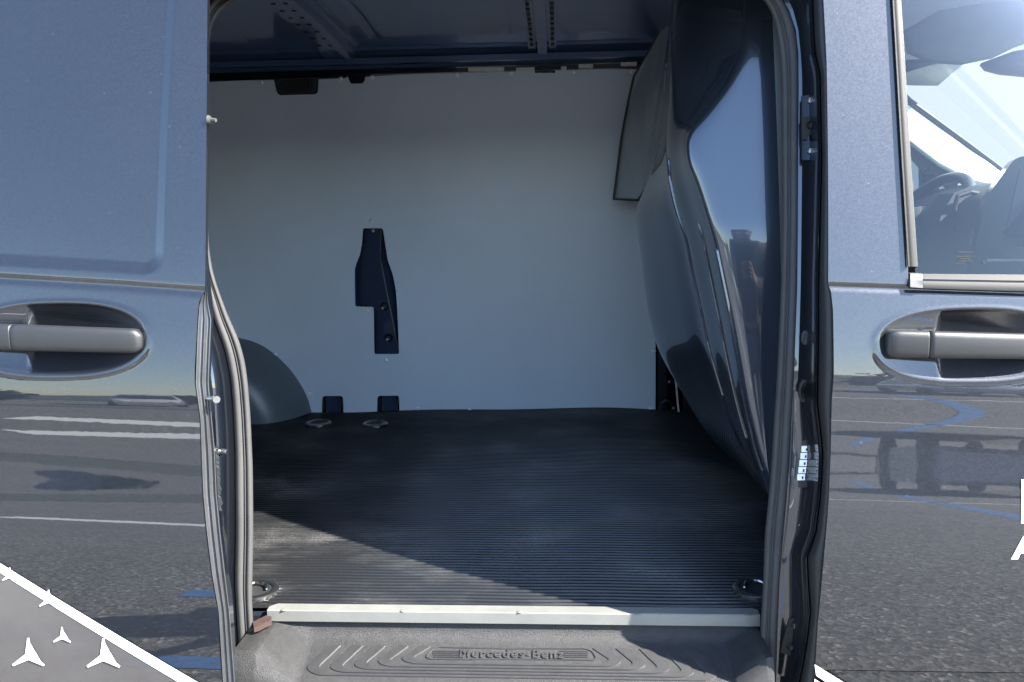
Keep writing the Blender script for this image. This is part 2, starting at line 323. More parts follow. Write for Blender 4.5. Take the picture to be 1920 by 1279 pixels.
def parked_car(x, y, rz, col, label):
    root = bpy.data.objects.new('parked_car', None); COL.objects.link(root); root.location = (x, y, 0); root.rotation_euler = (0, 0, rz); tag(root, label, 'car', 'cars parked across the car park')
    cm = mat('car_paint', col, .25, .2, 1.0, noise=.02)
    sec = [(-2.1, .35, .75), (-2.05, .3, .95), (-1.9, .28, 1.35), (-1.4, .28, 1.62), (.2, .28, 1.66), (.8, .28, 1.5), (1.35, .28, 1.08), (2.0, .3, .9), (2.15, .38, .7)]
    rows = []
    for sx, z0, z1 in sec:
        wy = .86 if abs(sx) < 2 else .74; tw = wy-.2*max(0, z1-.95)/.7
        rows.append([(sx, -wy, z0), (sx, -wy-.03, min(.75, z1)), (sx, -wy, min(.95, z1)), (sx, -tw, z1-.04), (sx, -tw+.1, z1), (sx, tw-.1, z1), (sx, tw, z1-.04), (sx, wy, min(.95, z1)), (sx, wy+.03, min(.75, z1)), (sx, wy, z0)])
    lofted('body', rows, cm, root, True, close=True, caps=True).data.set_sharp_from_angle(angle=.6)
    for sy in (-1, 1):
        g = MB(); g.prism([(-1.75, sy*.80, 1.0), (.95, sy*.80, 1.0), (.55, sy*.735, 1.42), (-1.3, sy*.72, 1.5)], (0, sy*.045, 0)); g.build('side_window', M['screen'], root)
        for sx in (-1.3, 1.35):
            lathe('wheel', [(.0, .09), (.18, .10), (.21, .06), (.31, .09), (.33, .04), (.33, -.1), (.0, -.1)], M['gasket'], root, (sx, sy*.82, .33), (0, sy, 0), 24)
        h = MB(); h.ball((2.05, sy*.58, .78), .16, (.6, 1, .6)); h.build('headlight', M['line_white'], root, True)
    g = MB(); g.prism([(.74, -.62, 1.50), (1.3, -.72, 1.12), (1.3, .72, 1.12), (.74, .62, 1.50)], (.03, 0, .04)); g.build('windscreen', M['screen'], root)
parked_car(-10.8, -20.5, math.radians(62), (.62, .62, .60), 'white car parked across the car park, nose towards the van')
parked_car(-6.6, -21.0, math.radians(84), (.5, .5, .5), 'pale car parked beside the white car')
parked_car(7.4, -14.6, math.radians(98), (.33, .38, .46), 'blue grey car parked across from the front door')
parked_car(13.0, -19.0, math.radians(92), (.6, .6, .6), 'silver car parked beyond the blue grey car')

wh = bpy.data.objects.new('backdrop', None); COL.objects.link(wh); wh.location = (14, 30, 0); tag(wh, 'plain pale grey warehouse added behind the windscreen of the van', 'backdrop')  # invented pale block, added as a plain backdrop behind the windscreen
M['render'] = mat('pale_backdrop', (.19, .186, .19), .9, noise=.02, nscale=.5)
b = MB(); b.box((0, 0, 7), (60, 12, 14)); b.build('wall', M['render'], wh); b = MB(); b.box((0, 0, 14.1), (60.6, 12.6, .3)); b.build('roof', M['trim'], wh)
b = MB(); b.box((-20, -6.03, 1.6), (4, .08, 3.2)); b.build('backdrop_door', M['trim'], wh)
# ================================================================ THE VAN
van = bpy.data.objects.new('panel_van', None); COL.objects.link(van)
tag(van, 'dark blue panel van seen from its side with the sliding door open', 'van')

# side profile: tilt of the panel against height, integrated to depth
THT = [(.2, -9), (.40, -8), (.50, -5), (.683, 0), (.772, 2.9), (.825, 5.3), (.855, 7.4), (.899, 7.6), (.947, 5.4), (.985, 1.9), (1.008, 2.6), (1.024, 5.1), (1.036, 6.6), (1.086, 8.6), (1.155, 10.5), (1.2, 9.6), (1.3, 12.), (1.65, 15.5), (1.80, 22), (1.9, 45), (1.96, 70)]
_z = np.arange(.2, 1.97, .002); _t = np.tan(np.radians(ipl(THT, _z)))
_k = np.hanning(25); _k /= _k.sum(); _t = np.convolve(np.pad(_t, 12, mode='edge'), _k, 'valid')
_y = np.cumsum(_t)*.002; _y = _y-np.interp(1.025, _z, _y)-.16
def prof(z): return np.interp(z, _z, _y)
SL = .037
def Yfront(x, z): return prof(z + SL*(np.asarray(x)-.5))
SO = -.085
def Yslide(x, z): return prof(z + SL*(np.asarray(x)+.98) - .006) + SO
def Yopen(x, z): return prof(np.asarray(z)) + .10      # flange of the opening

def bowl(X, Z, cx, cz, a, b, depth):
    r = (np.abs((X-cx)/a)**2.6 + np.abs((Z-cz)/b)**2.2)**(1/2.4)
    d = depth*np.clip(1-np.clip(r, 0, 1)**2.2, 0, 1)
    rim = -.0012*np.exp(-((r-1.04)/.05)**2)
    # shallower pad at the rear end of the bowl behind the handle foot
    pad = sstep(cx-a*.36, cx-a*.30, X)
    return d*(.42+.58*pad) + rim

def col_x(tab, fn):                          # traced edge (px by py) -> list of points on surface fn
    return np.array([hitf(x, y, fn) for y, x in tab])
def edge_fn(pts):                            # x as a function of z along the traced edge
    o = np.argsort(pts[:, 2]); return lambda z: np.interp(z, pts[o, 2], pts[o, 0])

# ---------------------------------------------------------------- sliding door (open, slid towards the rear)
EDGE_L = [(-160, 391), (0, 389), (150, 388), (300, 387), (450, 385.5), (525, 385), (545, 383), (567, 373), (600, 370), (640, 368), (690, 365), (719, 365), (740, 368), (786, 374), (850, 376), (926, 379), (1000, 386), (1079, 396), (1146, 408), (1279, 416), (1500, 430)]
eL = col_x(EDGE_L, Yslide); xL = edge_fn(eL)
hl = hitf(105, 636, Yslide); HL = (hl[0], hl[2])
BA, BB = .140, .0545                        # half width / half height of the handle bowls
gl = col_x([(515, 0), (528, 220), (540, 385)], Yslide)    # belt groove
gL = lambda x: np.interp(x, gl[:, 0], gl[:, 2])
pc = hitf(308, 505, Yslide); pt_ = hitf(330, 0, Yslide)   # lower front corner of the pressed panel
def slide_disp(X, Z):
    d = bowl(X, Z, HL[0], HL[1], BA, BB, .021)
    d = d + .0022*np.exp(-((Z-gL(X)+.006)/.0055)**2) + .003*sstep(gL(X)-.004, gL(X)-.012, Z)*0
    # pressed window blank, recessed
    xr = pc[0] + (pt_[0]-pc[0])*(Z-pc[2])/(pt_[2]-pc[2]); zb = gL(X)+.013
    qx = X-xr; qz = zb-Z; R = .035
    sd = np.minimum(np.maximum(qx+R, qz+R), 0) + np.sqrt(np.maximum(qx+R, 0)**2 + np.maximum(qz+R, 0)**2) - R
    return d + .0060*np.clip((-.001-sd)/.017, 0, 1)
zs = np.concatenate([np.arange(.36, 1.0, .004), np.arange(1.0, 1.26, .0022), np.arange(1.26, 1.93, .005)])
u = np.concatenate([np.linspace(-1.9, -1.02, 30)[:-1], np.arange(-1.02, -.75, .003), np.linspace(-.75, -.55, 100)])
Zg = np.repeat(zs[:, None], len(u), 1); xe = xL(zs)[:, None]
Xg = np.where(u[None, :] > -.75, -.75 + (u[None, :]+.75)/.20*(xe+.75), u[None, :] + 0*xe)
Yg = Yslide(Xg, Zg) + slide_disp(Xg, Zg)
vs, fs = grid(Xg, Yg, Zg); n0 = len(vs)
# return flange along the edge, 14 mm deep
e0 = np.arange(len(zs))*len(u)+len(u)-1; fl = vs[e0]+np.array([-.002, .014, 0]); vs = np.vstack([vs, fl]); k = np.arange(len(zs)-1)
fs = np.vstack([fs, np.stack([e0[:-1], n0+k, n0+k+1, e0[1:]], 1)])
sdoor = mesh('sliding_door', vs, fs, M['paint'], van, True); sdoor.data.set_sharp_from_angle(angle=math.radians(50))
sdoor["label"] = 'open sliding door slid back over the rear flank'

# folded front flange of the sliding door: a long pressed channel
FL = [(545, 383, 388), (570, 374, 390), (600, 371, 396), (640, 369, 394), (719, 366, 391), (786, 375, 397), (850, 377, 403), (926, 380, 406), (1000, 387, 413), (1079, 397, 422), (1146, 409, 430), (1279, 417, 440), (1400, 424, 446)]
FL = [(float(y), float(np.interp(y, [a[0] for a in FL], [a[1] for a in FL])), float(np.interp(y, [a[0] for a in FL], [a[2] for a in FL]))) for y in np.arange(545, 1400, 9)]
rows = []
for y, a, b in FL:
    r = []
    for t, dy in ((0.0, .0), (.06, -.0022), (.12, 0.0015), (.25, .0055), (.40, .008), (.48, .0065), (.53, .0045), (.58, .0065), (.66, .012), (.84, .0155), (.90, .0125), (.96, .011), (1, .013), (1.03, .024)):
        r.append(hitf(a+(b-a)*t, y, lambda x, z: Yslide(x, z)+.004+dy))
    rows.append(r)
lofted('edge_flange', rows, M['flange'], sdoor)
# inner body of the door, behind the skin
rows = []
for z in np.arange(.40, 1.90, .05):
    xe = float(xL(z)); y0 = float(Yslide(xe, z))+.02; xe -= .022*float(sstep(1.15, 1.22, z)); y1 = y0+.035
    rows.append([(-1.85, y0, z), (xe-.004, y0, z), (xe+.004, y0+.012, z), (xe+.002, y1, z), (-1.85, y1, z)])
lofted('inner_panel', rows, M['inner_paint'], sdoor, False)
b = MB(); p = hitf(404, 747, lambda x, z: Yslide(x, z)+.012); b.cyl(p-np.array([.012, 0, 0]), p+np.array([.004, -.002, 0]), .0035, n=12); b.cyl(p+np.array([.002, -.004, 0]), p+np.array([.006, -.010, 0]), .0065, .0055, 14); b.build('hinge_bolt', M['steel'], sdoor, True)
b = MB(); p = hitf(424, 846, lambda x, z: Yslide(x, z)+.03); b.cyl(p-np.array([.014, 0, 0]), p+np.array([.004, -.004, .0]), .0042, n=12); b.cyl(p-np.array([.018, 0, 0]), p-np.array([.010, 0, 0]), .008, n=12); b.build('guide_pin', M['steel'], sdoor, True)
b = MB(); p = hitf(394, 225, Yslide); b.cyl(p, p+np.array([.010, -.002, -.001]), .0035, .003, 10); b.cyl(p-np.array([.003, 0, 0]), p+np.array([.001, 0, 0]), .0075, .006, 10); b.build('buffer_pin', M['rubber_seal'], sdoor, True)
# torn edge of the foil behind the flange
b = MB(); prev = None
for y in np.arange(842, 960, 4.0):
    xa = np.interp(y, [790, 926, 1010], [401, 408, 415]); a = hitf(xa, y, lambda x, z: Yslide(x, z)+.016); c = hitf(xa+4+random.uniform(-1.5, 4.5), y, lambda x, z: Yslide(x, z)+.017)
    if prev is not None:
        v = [b.bm.verts.new(q) for q in (prev[0], prev[1], c, a)]; b.bm.faces.new(v)
    prev = (a, c)
b.build('torn_foil', M['trim'], sdoor)

def make_handle(parent, Yfn, px0, px1, pxj, pyc0, pyc1, hh0, hh1):
    """grip of pitch px0..px1 with an end cap left of pxj, standing off the panel"""
    def body(a, b, name, gap):
        rows = []; N = 26
        for i in range(N+1):
            t = i/N; px = a+(b-a)*t; s = (px-px0)/(px1-px0); yc = pyc0+(pyc1-pyc0)*s; h = hh0+(hh1-hh0)*s
            endr = min(1, math.sqrt(max(0, 1-max(0, (s-.955)/.045)**2)))*min(1, math.sqrt(max(0.02, 1-max(0, (.07-s)/.07)**2)))
            h *= (.55+.45*endr) if s > .5 else (.62+.38*endr)
            bow = .010*math.sin(math.pi*min(1, max(0, s*1.05)))**.7
            c = hitf(px, yc, lambda x, z: Yfn(x, z)-.005-bow); dp = hitf(px, yc+h, lambda x, z: Yfn(x, z)-.005-bow); hz = abs(c[2]-dp[2])
            th = .012*(.4+.6*endr); ring = []
            for j in range(20):
                an = 2*math.pi*j/20; ca, sa = math.cos(an), math.sin(an); e = .55
                ring.append((c[0], c[1]-th*math.copysign(abs(ca)**e, ca)+th*.3, c[2]+hz*math.copysign(abs(sa)**e, sa)))
            rows.append(ring)
        return lofted(name, rows, M['handle'], parent, True, close=True, caps=True)
    body(pxj+1.2, px1, 'door_handle', 0); body(px0, pxj-1.2, 'handle_cap', 0)
    xj = hitf(pxj+22, (pyc0+pyc1)/2, Yfn)
    b = MB(); b.box((xj[0], xj[1]+.016, xj[2]), (.02, .034, .085), bev=.005); b.build('handle_foot', M['paint'], parent, True)
make_handle(sdoor, Yslide, -54, 266, 25, 631, 640, 26, 23)

# livery on the sliding door: grey film, white band and white stars
def film_patch(name, poly, fn, off, m, parent, sub=14, label=None):
    bm = bmesh.new(); P = [hitf(x, y, fn) for x, y in poly]
    vs = [bm.verts.new((p[0], 0, p[2])) for p in P]; f = bm.faces.new(vs); bmesh.ops.triangulate(bm, faces=[f])
    for _ in range(6):
        le = [e for e in bm.edges if e.calc_length() > .012]
        if not le: break
        bmesh.ops.subdivide_edges(bm, edges=le, cuts=1); bmesh.ops.triangulate(bm, faces=bm.faces[:])
    bm.verts.ensure_lookup_table()
    for v in bm.verts: v.co.y = float(fn(v.co.x, v.co.z)) - off
    for fc in bm.faces:
        fc.normal_update()
        if fc.normal.y > 0: fc.normal_flip()
    me = bpy.data.meshes.new(name); bm.to_mesh(me); bm.free()
    return link(name, me, m, parent, True, label)
film_patch('grey_film', [(-560, 727), (-130, 985), (-20, 1048), (350, 1272), (386, 1294), (400, 1400), (-560, 1400)], Yslide, .0008, M['grey_film'], sdoor)
film_patch('white_band', [(-560, 718), (-130, 976), (0, 1054.5), (373, 1279), (412, 1302.5), (414, 1327), (337, 1279), (0, 1072), (-130, 992), (-560, 735)], Yslide, .0016, M['white_film'], sdoor)
def star(cx, cy, r, fn, parent, m, clip=None):
    vs = []
    for k, a in enumerate((90, 210, 330)):
        a = math.radians(a); d = np.array([math.cos(a), -math.sin(a)]); n = np.array([-d[1], d[0]]); tip = np.array([cx, cy])+d*r*1.0
        b_ = math.radians((30, 150, 270)[k]); q = math.radians((90, 210, 330)[k]+60); 
        hub = np.array([cx+math.cos(math.radians((90, 210, 330)[k]-60))*r*.2, cy-math.sin(math.radians((90, 210, 330)[k]-60))*r*.2])
        vs.append(tuple(hub)); vs.append(tuple(tip-n*r*-.055)); vs.append(tuple(tip-n*r*.055))
    return film_patch('star_emblem', vs, fn, .0024, m, parent)
for cx, cy, r in ((55, 1229, 34), (195.5, 1231, 35), (118, 1193, 18.5), (20, 1079, 16), (93, 1125, 20), (-62, 1228, 34), (-18, 1192, 18)):
    star(cx, cy, r, Yslide, sdoor, M['white_film'])

# ---------------------------------------------------------------- front door
EDGE_R = [(-160, 1540), (0, 1544), (117, 1550), (300, 1552.5), (450, 1553), (530, 1553), (545, 1558), (581, 1562), (699, 1563.5), (745, 1560), (840, 1558), (936, 1554), (1053, 1544), (1170, 1533.5), (1279, 1526.5), (1450, 1515)]
eR = col_x(EDGE_R, Yfront); xR = edge_fn(eR)
hr = hitf(1822, 646, Yfront); HR = (hr[0], hr[2])
gr = col_x([(538, 1558), (543, 1700), (550, 1920)], Yfront); gR = lambda x: np.interp(x, gr[:, 0], gr[:, 2])
WL = col_x([(-160, 1664), (0, 1673), (140, 1681), (300, 1689), (510, 1701)], Yfront); xW = edge_fn(WL)
def front_disp(X, Z):
    return bowl(X, Z, HR[0], HR[1], BA, BB, .021) + .003*np.exp(-((Z-gR(X))/.0045)**2)
XE = 1.75
def front_grid(zs, uu, xmax):
    Zg = np.repeat(zs[:, None], len(uu), 1); x0 = xR(zs)[:, None]; x1 = xmax(zs)[:, None]
    Xg = x0+(x1-x0)*uu[None, :]; return grid(Xg, Yfront(Xg, Zg)+front_disp(Xg, Zg), Zg)
zb = hitf(1700, 1258, Yfront)[2]
z1 = np.concatenate([np.arange(zb, 1.0, .004), np.arange(1.0, 1.188, .0022)]); u1 = np.concatenate([np.arange(0, .42, .0024), np.linspace(.42, 1, 30)])
z2 = np.concatenate([np.arange(z1[-1], 1.93, .005)]); u2 = np.linspace(0, 1, 26)
v1, f1 = front_grid(z1, u1, lambda z: np.full_like(z, XE)); v2, f2 = front_grid(z2, u2, lambda z: xW(z))
# return flange at the rear edge
def flange(v, f, nu, nz):
    e = np.arange(nz)*nu; q = v[e]+np.array([.003, .016, 0]); n0 = len(v); k = np.arange(nz-1)
    return np.vstack([v, q]), np.vstack([f, np.stack([e[1:], n0+k+1, n0+k, e[:-1]], 1)])
v1, f1 = flange(v1, f1, len(u1), len(z1)); v2, f2 = flange(v2, f2, len(u2), len(z2))
fdoor = mesh('front_door', np.vstack([v1, v2]), np.vstack([f1, f2+len(v1)]), M['paint'], van, True); fdoor.data.set_sharp_from_angle(angle=math.radians(50))
make_handle(fdoor, Yfront, 1662, 1984, 1740, 645, 651, 27, 24)
# window trim: upright strip, sill strip, corner cap
rows = []
for y in np.arange(-160, 520, 20):
    a = np.interp(y, [-160, 0, 300, 513], [1663, 1672, 1689, 1702]); b_ = np.interp(y, [-160, 0, 130, 300, 513], [1681, 1690, 1698, 1708, 1722]); r = []
    for t, dy in ((0, .003), (.02, -.003), (.10, -.006), (.2, -.0035), (.26, -.001), (.45, -.002), (.75, -.001), (.95, .002), (1.0, .016)):
        r.append(hitf(a+(b_-a)*t, y, lambda x, z: Yfront(x, z)+dy))
    rows.append(r)
lofted('window_trim', rows, M['trim'], fdoor).data.set_sharp_from_angle(angle=.7)
rows = []
for x in np.linspace(1731, 2340, 16):
    y0 = np.interp(x, [1731, 1920], [513.5, 515]); y1 = np.interp(x, [1731, 1920], [543, 549]); r = []
    for t, dy in ((0, .012), (.04, .001), (.16, -.001), (.34, -.003), (.40, .001), (.46, -.004), (.7, -.007), (.92, -.006), (1.0, .002)):
        r.append(hitf(x, y0+(y1-y0)*t, lambda x, z: Yfront(x, z)+dy))
    rows.append(r)
lofted('window_sill_trim', rows, M['trim'], fdoor).data.set_sharp_from_angle(angle=.7)
rows = []
for x in np.linspace(1703, 1730.5, 8):
    s = (x-1703)/27.5; y0 = 511+2*s; y1 = 541+2*s; r = []
    for t, dy in ((0, .012), (.05, -.001), (.3, -.004-.002*s), (.5, -.006), (.9, -.008), (1.0, .002)):
        r.append(hitf(x, y0+(y1-y0)*t, lambda x_, z: Yfront(x_, z)+dy+(.006 if s == 0 else 0)))
    rows.append(r)
lofted('trim_cap', rows, M['black_plastic'], fdoor).data.set_sharp_from_angle(angle=.7)
# side window glass
rows = []
for y in np.arange(-170, 525, 30):
    rows.append([hitf(x, y, lambda x_, z: Yfront(x_, z)+.014) for x in np.linspace(np.interp(y, [-160, 513], [1676, 1716]), 2350, 10)])
lofted('window_glass', rows, M['glass'], fdoor)
# small printed block on the glass
b = MB()
for y, xs in ((472, (1794, 1825)), (480, (1792, 1826)), (484, (1800, 1822)), (489, (1796, 1824)), (493, (1790, 1812)), (489, (1842, 1848)), (493, (1842, 1848))):
    q = [hitf(x, yy, lambda x_, z: Yfront(x_, z)+.0128) for x, yy in ((xs[0], y), (xs[1], y), (xs[1], y+1.3), (xs[0], y+1.3))]; b.bm.faces.new([b.bm.verts.new(p) for p in q])
b.build('glass_print', M['trim'], fdoor)
# livery on the front door
film_patch('white_band', [(1527, 1245), (1582, 1279), (1700, 1350), (1660, 1350), (1530, 1266)], Yfront, .0016, M['white_film'], fdoor)
film_patch('white_band', [(1527, 1272), (1545, 1284), (1640, 1342), (1560, 1342), (1526, 1310)], Yfront, .0016, M['white_film'], fdoor)
film_patch('lettering', [(1914.5, 899), (1922, 899), (1922, 981), (1914, 981)], Yfront, .0012, M['white_film'], fdoor)
film_patch('lettering', [(1895, 1048), (1918, 1005), (1925, 1005), (1948, 1048), (1935, 1048), (1929, 1037), (1913, 1037), (1908, 1048)], Yfront, .0012, M['white_film'], fdoor)
# rocker panel below both doors
rows = []
for x in np.linspace(.43, 1.9, 20):
    rows.append([(x, float(Yfront(x, z))+.004+.01*(z < .3), z) for z in np.linspace(zb-.0035, .26, 8)] + [(x, .05, .25)])
lofted('side_sill', rows, M['paint'], van)

# ---------------------------------------------------------------- seal round the opening
SIN = [(443, 0), (422, 13), (404, 34), (396, 52), (391, 90), (389, 200), (389, 300), (389, 400), (392, 470), (399, 510), (408, 540), (429, 596), (448.5, 638), (460, 681), (465, 723), (469.6, 779), (474, 878), (475, 1000), (472.5, 1125), (476, 1187), (481, 1279), (486, 1420)]
SOUT = [(425, -22), (398, -8), (384, 14), (376, 40), (370, 80), (366, 200), (366, 300), (367, 400), (370, 470), (377, 510), (386.6, 540), (399, 596), (420, 653), (431.6, 709), (436, 765), (438, 800), (440, 850), (440.6, 1000), (439, 1094), (445, 1200), (447, 1279), (452, 1420)]
RIN = [(1420, -12), (1440, 8), (1449, 30), (1456, 56), (1463, 105), (1466, 164), (1467, 300), (1468, 420), (1463, 581), (1456, 722), (1451, 790), (1447, 863), (1441, 936), (1434, 1000), (1431, 1092), (1426, 1175), (1423, 1279), (1418, 1420)]
ROUT = [(1440, -34), (1466, -6), (1481, 20), (1493, 56), (1498, 100), (1498.5, 164), (1497.5, 300), (1497, 420), (1496, 534), (1490, 700), (1485, 790), (1481, 863), (1476, 936), (1470, 1000), (1463, 1087), (1459, 1180), (1456, 1279), (1450, 1420)]
def resample(p, n):
    p = np.array(p, float); s = np.r_[0, np.cumsum(np.hypot(*np.diff(p, axis=0).T))]; t = np.linspace(0, s[-1], n)
    o = np.stack([np.interp(t, s, p[:, 0]), np.interp(t, s, p[:, 1])], 1)
    for _ in range(3): o[1:-1] = .25*o[:-2]+.5*o[1:-1]+.25*o[2:]
    return o
li = resample(SIN[::-1], 150); lo = resample(SOUT[::-1], 150); ri = resample(RIN, 130); ro = resample(ROUT, 130)
ti = resample([tuple(li[-1]), (470, -12), (560, -24), (960, -40), (1300, -34), (1390, -24), tuple(ri[0])], 60)[1:-1]; to = resample([tuple(lo[-1]), (455, -38), (560, -52), (960, -68), (1310, -62), (1400, -50), tuple(ro[0])], 60)[1:-1]
PI_ = np.vstack([li, ti, ri]); PO_ = np.vstack([lo, to, ro])
CS = [(0, .026), (.015, .010), (.06, .002), (.14, -.0025), (.24, -.004), (.33, -.0025), (.375, .0008), (.40, -.001), (.44, -.0025), (.475, -.001), (.50, .0012), (.55, -.003), (.65, -.006), (.78, -.0068), (.88, -.005), (.95, -.001), (.985, .006), (1.0, .024)]
CSL = CS
rows = []
for a, c in zip(PI_, PO_):
    rows.append([hitf(a[0]+(c[0]-a[0])*t, a[1]+(c[1]-a[1])*t, lambda x, z: Yopen(x, z)+dy) for t, dy in CS])
lofted('door_seal', rows, M['rubber_seal'], van, label='grey rubber seal round the door opening')

# ---------------------------------------------------------------- B-pillar jamb
J1 = [(-160, 1513), (0, 1515), (100, 1520), (141, 1530), (300, 1534), (360, 1527), (534, 1524), (628, 1524), (783, 1520), (825, 1534), (863, 1536), (936, 1529), (1006, 1521), (1045, 1503), (1090, 1506), (1147, 1511), (1200, 1505), (1248, 1497), (1279, 1490), (1420, 1478)]
J1 = [(-160, 1513), (0, 1515), (60, 1517), (100, 1520), (141, 1529), (300, 1532), (420, 1529), (534, 1526), (628, 1526), (760, 1524), (800, 1529), (850, 1534), (900, 1532), (936, 1529), (1000, 1521), (1045, 1505), (1090, 1507), (1147, 1511), (1200, 1505), (1248, 1497), (1279, 1490), (1420, 1478)]
oy = np.array([p[1] for p in ROUT]); ox = np.array([p[0] for p in ROUT])
rows = []; rows2 = []
for y in np.arange(-160, 1421, 9):
    s = np.interp(y, oy, ox)-3 if y > -6 else 1463-3 + (y+6)*.3
    j1 = np.interp(y, [a for a, _ in J1], [b for _, b in J1]); d = np.interp(y, [a for a, _ in EDGE_R], [b for _, b in EDGE_R]); j2 = min(j1+9, d-7)
    y0 = lambda dy: (lambda x, z: prof(z)+dy)
    r = [hitf(s, y, y0(.13)), hitf(s+2, y, y0(.098)), hitf(s+(j1-s)*.25, y, y0(.097)), hitf(s+(j1-s)*.55, y, y0(.085)), hitf(s+(j1-s)*.9, y, y0(.062)), hitf(j1, y, y0(.050)), hitf(j1+(j2-j1)*.3, y, y0(.042)), hitf(j1+(j2-j1)*.8, y, y0(.038)), hitf(j2, y, y0(.042)), hitf(j2+2, y, y0(.08))]
    rows.append(r)
    rows2.append([hitf(j2-1, y, y0(.08)), hitf(j2+1, y, y0(.040)), hitf(j2+(d-j2)*.4, y, y0(.020)), hitf(j2+(d-j2)*.8, y, y0(.011)), hitf(d+2, y, y0(.012)), hitf(d+14, y, y0(.03))])
jamb = lofted('door_pillar', rows, M['inner_paint'], van, label='dark painted door pillar between the opening and the front door')
jamb.data.set_sharp_from_angle(angle=.9)
lofted('door_gasket', rows2, M['gasket'], van)
def on_jamb(px, py, dy=0.0): return hitf(px, py, lambda x, z: prof(z)+.083+dy)
def disc(px, py, r_px, name, m, h=.004, parent=jamb, hole=False, sx=.6):
    p = on_jamb(px, py); r = r_px/1545*1.5; q = MB()
    prof_ = [(r, .002), (r*.95, -h*.6), (r*.75, -h), (r*.45, -h*(.9 if not hole else .2)), (0.0001, -h*(.85 if not hole else -.6))]
    o = lathe(name, [(a, b) for a, b in prof_][::-1], m, parent, (0, 0, 0), (0, 1, 0), 20)
    o.location = p; o.scale = (sx, 1, 1); return o
# upper striker plate
q = [on_jamb(x, y, -.003) for x, y in ((1504, 180), (1521, 178), (1526, 186), (1527, 240), (1526, 292), (1520, 300), (1504, 300))]
b = MB(); b.prism([tuple(p) for p in q], (0, .006, 0)); stp = b.build('striker_plate', M['dark_metal'], jamb)
for py in (189, 283): disc(1515, py, 6, 'bolt', M['steel'], .007, sx=.8)
q = [on_jamb(x, y, -.006) for x, y in ((1503, 219), (1523, 217), (1525, 228), (1523, 250), (1516, 254), (1514, 262), (1504, 262))]
b = MB(); b.prism([tuple(p) for p in q], (0, .005, 0)); b.build('striker_bracket', M['trim'], jamb)
disc(1516, 236, 8.5, 'striker_ring', M['trim'], .010, hole=True, sx=.9); disc(1516.5, 236, 5.5, 'striker_hole', M['gasket'], .0108, sx=.9)
disc(1510, 633, 13, 'grommet', M['black_plastic'], .005, sx=.55); disc(1508, 733, 21, 'grommet', M['trim'], .005, hole=True, sx=.5)
# pictogram label
q = [on_jamb(x, y, -.0022) for x, y in ((1504, 826), (1521, 826), (1519, 870), (1513, 914), (1497, 914), (1499, 870))]
b = MB(); b.prism([tuple(p) for p in q], (0, .002, 0)); b.build('warning_label', M['label'], jamb)
for i in range(5):
    y = 842+i*13.2; x = 1510-i*1.9; h = 5.8
    q = [on_jamb(x+dx, y+dy, -.0034) for dx, dy in ((-7, -h), (7.2, -h), (6.6, h), (-7.6, h))]
    b = MB(); b.bm.faces.new([b.bm.verts.new(p) for p in q]); b.build('pictogram', M['white_film'], jamb)
    q = [on_jamb(x+dx, y+dy, -.0042) for dx, dy in ((1, -1), (4, -2), (4, 3.4), (1, 3.4))]
    b = MB(); b.bm.faces.new([b.bm.verts.new(p) for p in q]); b.build('pictogram_mark', M['label'], jamb)
# lower striker
q = [on_jamb(x, y, -.002) for x, y in ((1480, 1160), (1494, 1160), (1498, 1185), (1494, 1215), (1489, 1232), (1464, 1224), (1470, 1196))]
b = MB(); b.prism([tuple(p) for p in q], (0, .004, 0)); b.build('striker_bracket', M['trim'], jamb)
disc(1481, 1211, 8, 'striker_ring', M['trim'], .006, hole=True, sx=.9); disc(1481, 1211, 5.2, 'striker_hole', M['gasket'], .007, sx=.9); disc(1487, 1171, 6, 'bolt', M['dark_metal'], .006, sx=.8)

# ---------------------------------------------------------------- rear jamb behind the left seal
rows = []
for y in np.arange(-60, 1421, 20):
    s = np.interp(y, [b for _, b in SOUT], [a for a, _ in SOUT])
    r = [hitf(s+4, y, lambda x, z: prof(z)+.12), hitf(s-1, y, lambda x, z: prof(z)+.095), hitf(s-12, y, lambda x, z: prof(z)+.07), hitf(s-22, y, lambda x, z: prof(z)+.04)]
    p = r[-1]; r.append((p[0]-.04, p[1]-.02, p[2])); r.append((-1.0, float(prof(p[2]))+.0, p[2])); rows.append(r)
lofted('rear_pillar', rows, M['inner_paint'], van)
# flank behind the sliding door, rear end, far side, roof skin, nose: the rest of the body
rows = [[(x, float(prof(z))+.004, z) for z in np.arange(.3, 1.96, .06)] for x in (-3.2, -2.2, -1.0)]
lofted('rear_flank', rows, M['paint'], van)
rows = [[(x, 1.72-float(prof(z))-.1, z) for z in np.arange(.3, 1.96, .06)] for x in (-3.2, .9)]
lofted('far_flank', rows, M['paint'], van)
b = MB(); b.box((-3.22, .86, 1.1), (.04, 1.7, 1.66)); b.build('rear_doors', M['paint'], van)
rows = [[(x, y, 1.985-.06*abs((y-.85)/.75)**3) for y in np.linspace(.1, 1.6, 16)] for x in (-3.2, 1.15)]
lofted('roof_skin', rows, M['paint'], van)
rows = []
for x in np.linspace(-1.2, 1.2, 14):
    zt_ = 1.70; rows.append([(x, float(prof(zt_))+.085, zt_-.005), (x, float(prof(zt_))+.05, zt_-.012), (x, float(prof(zt_))+.012, zt_), (x, float(prof(1.78))-.0, 1.78), (x, float(prof(1.86)), 1.86), (x, .12, 1.955)])
lofted('door_header', rows, M['paint'], van)
rows = [[(x, float(prof(1.70))+.085, 1.695), (x, .16, 1.73), (x, .2, 1.9)] for x in (-1.2, .6)]
lofted('header_rail', rows, M['roof_paint'], van)
b = MB(); b.box((-1.0, .82, .42), (4.4, 1.6, .1)); b.build('underbody', M['gasket'], van)
rows = []
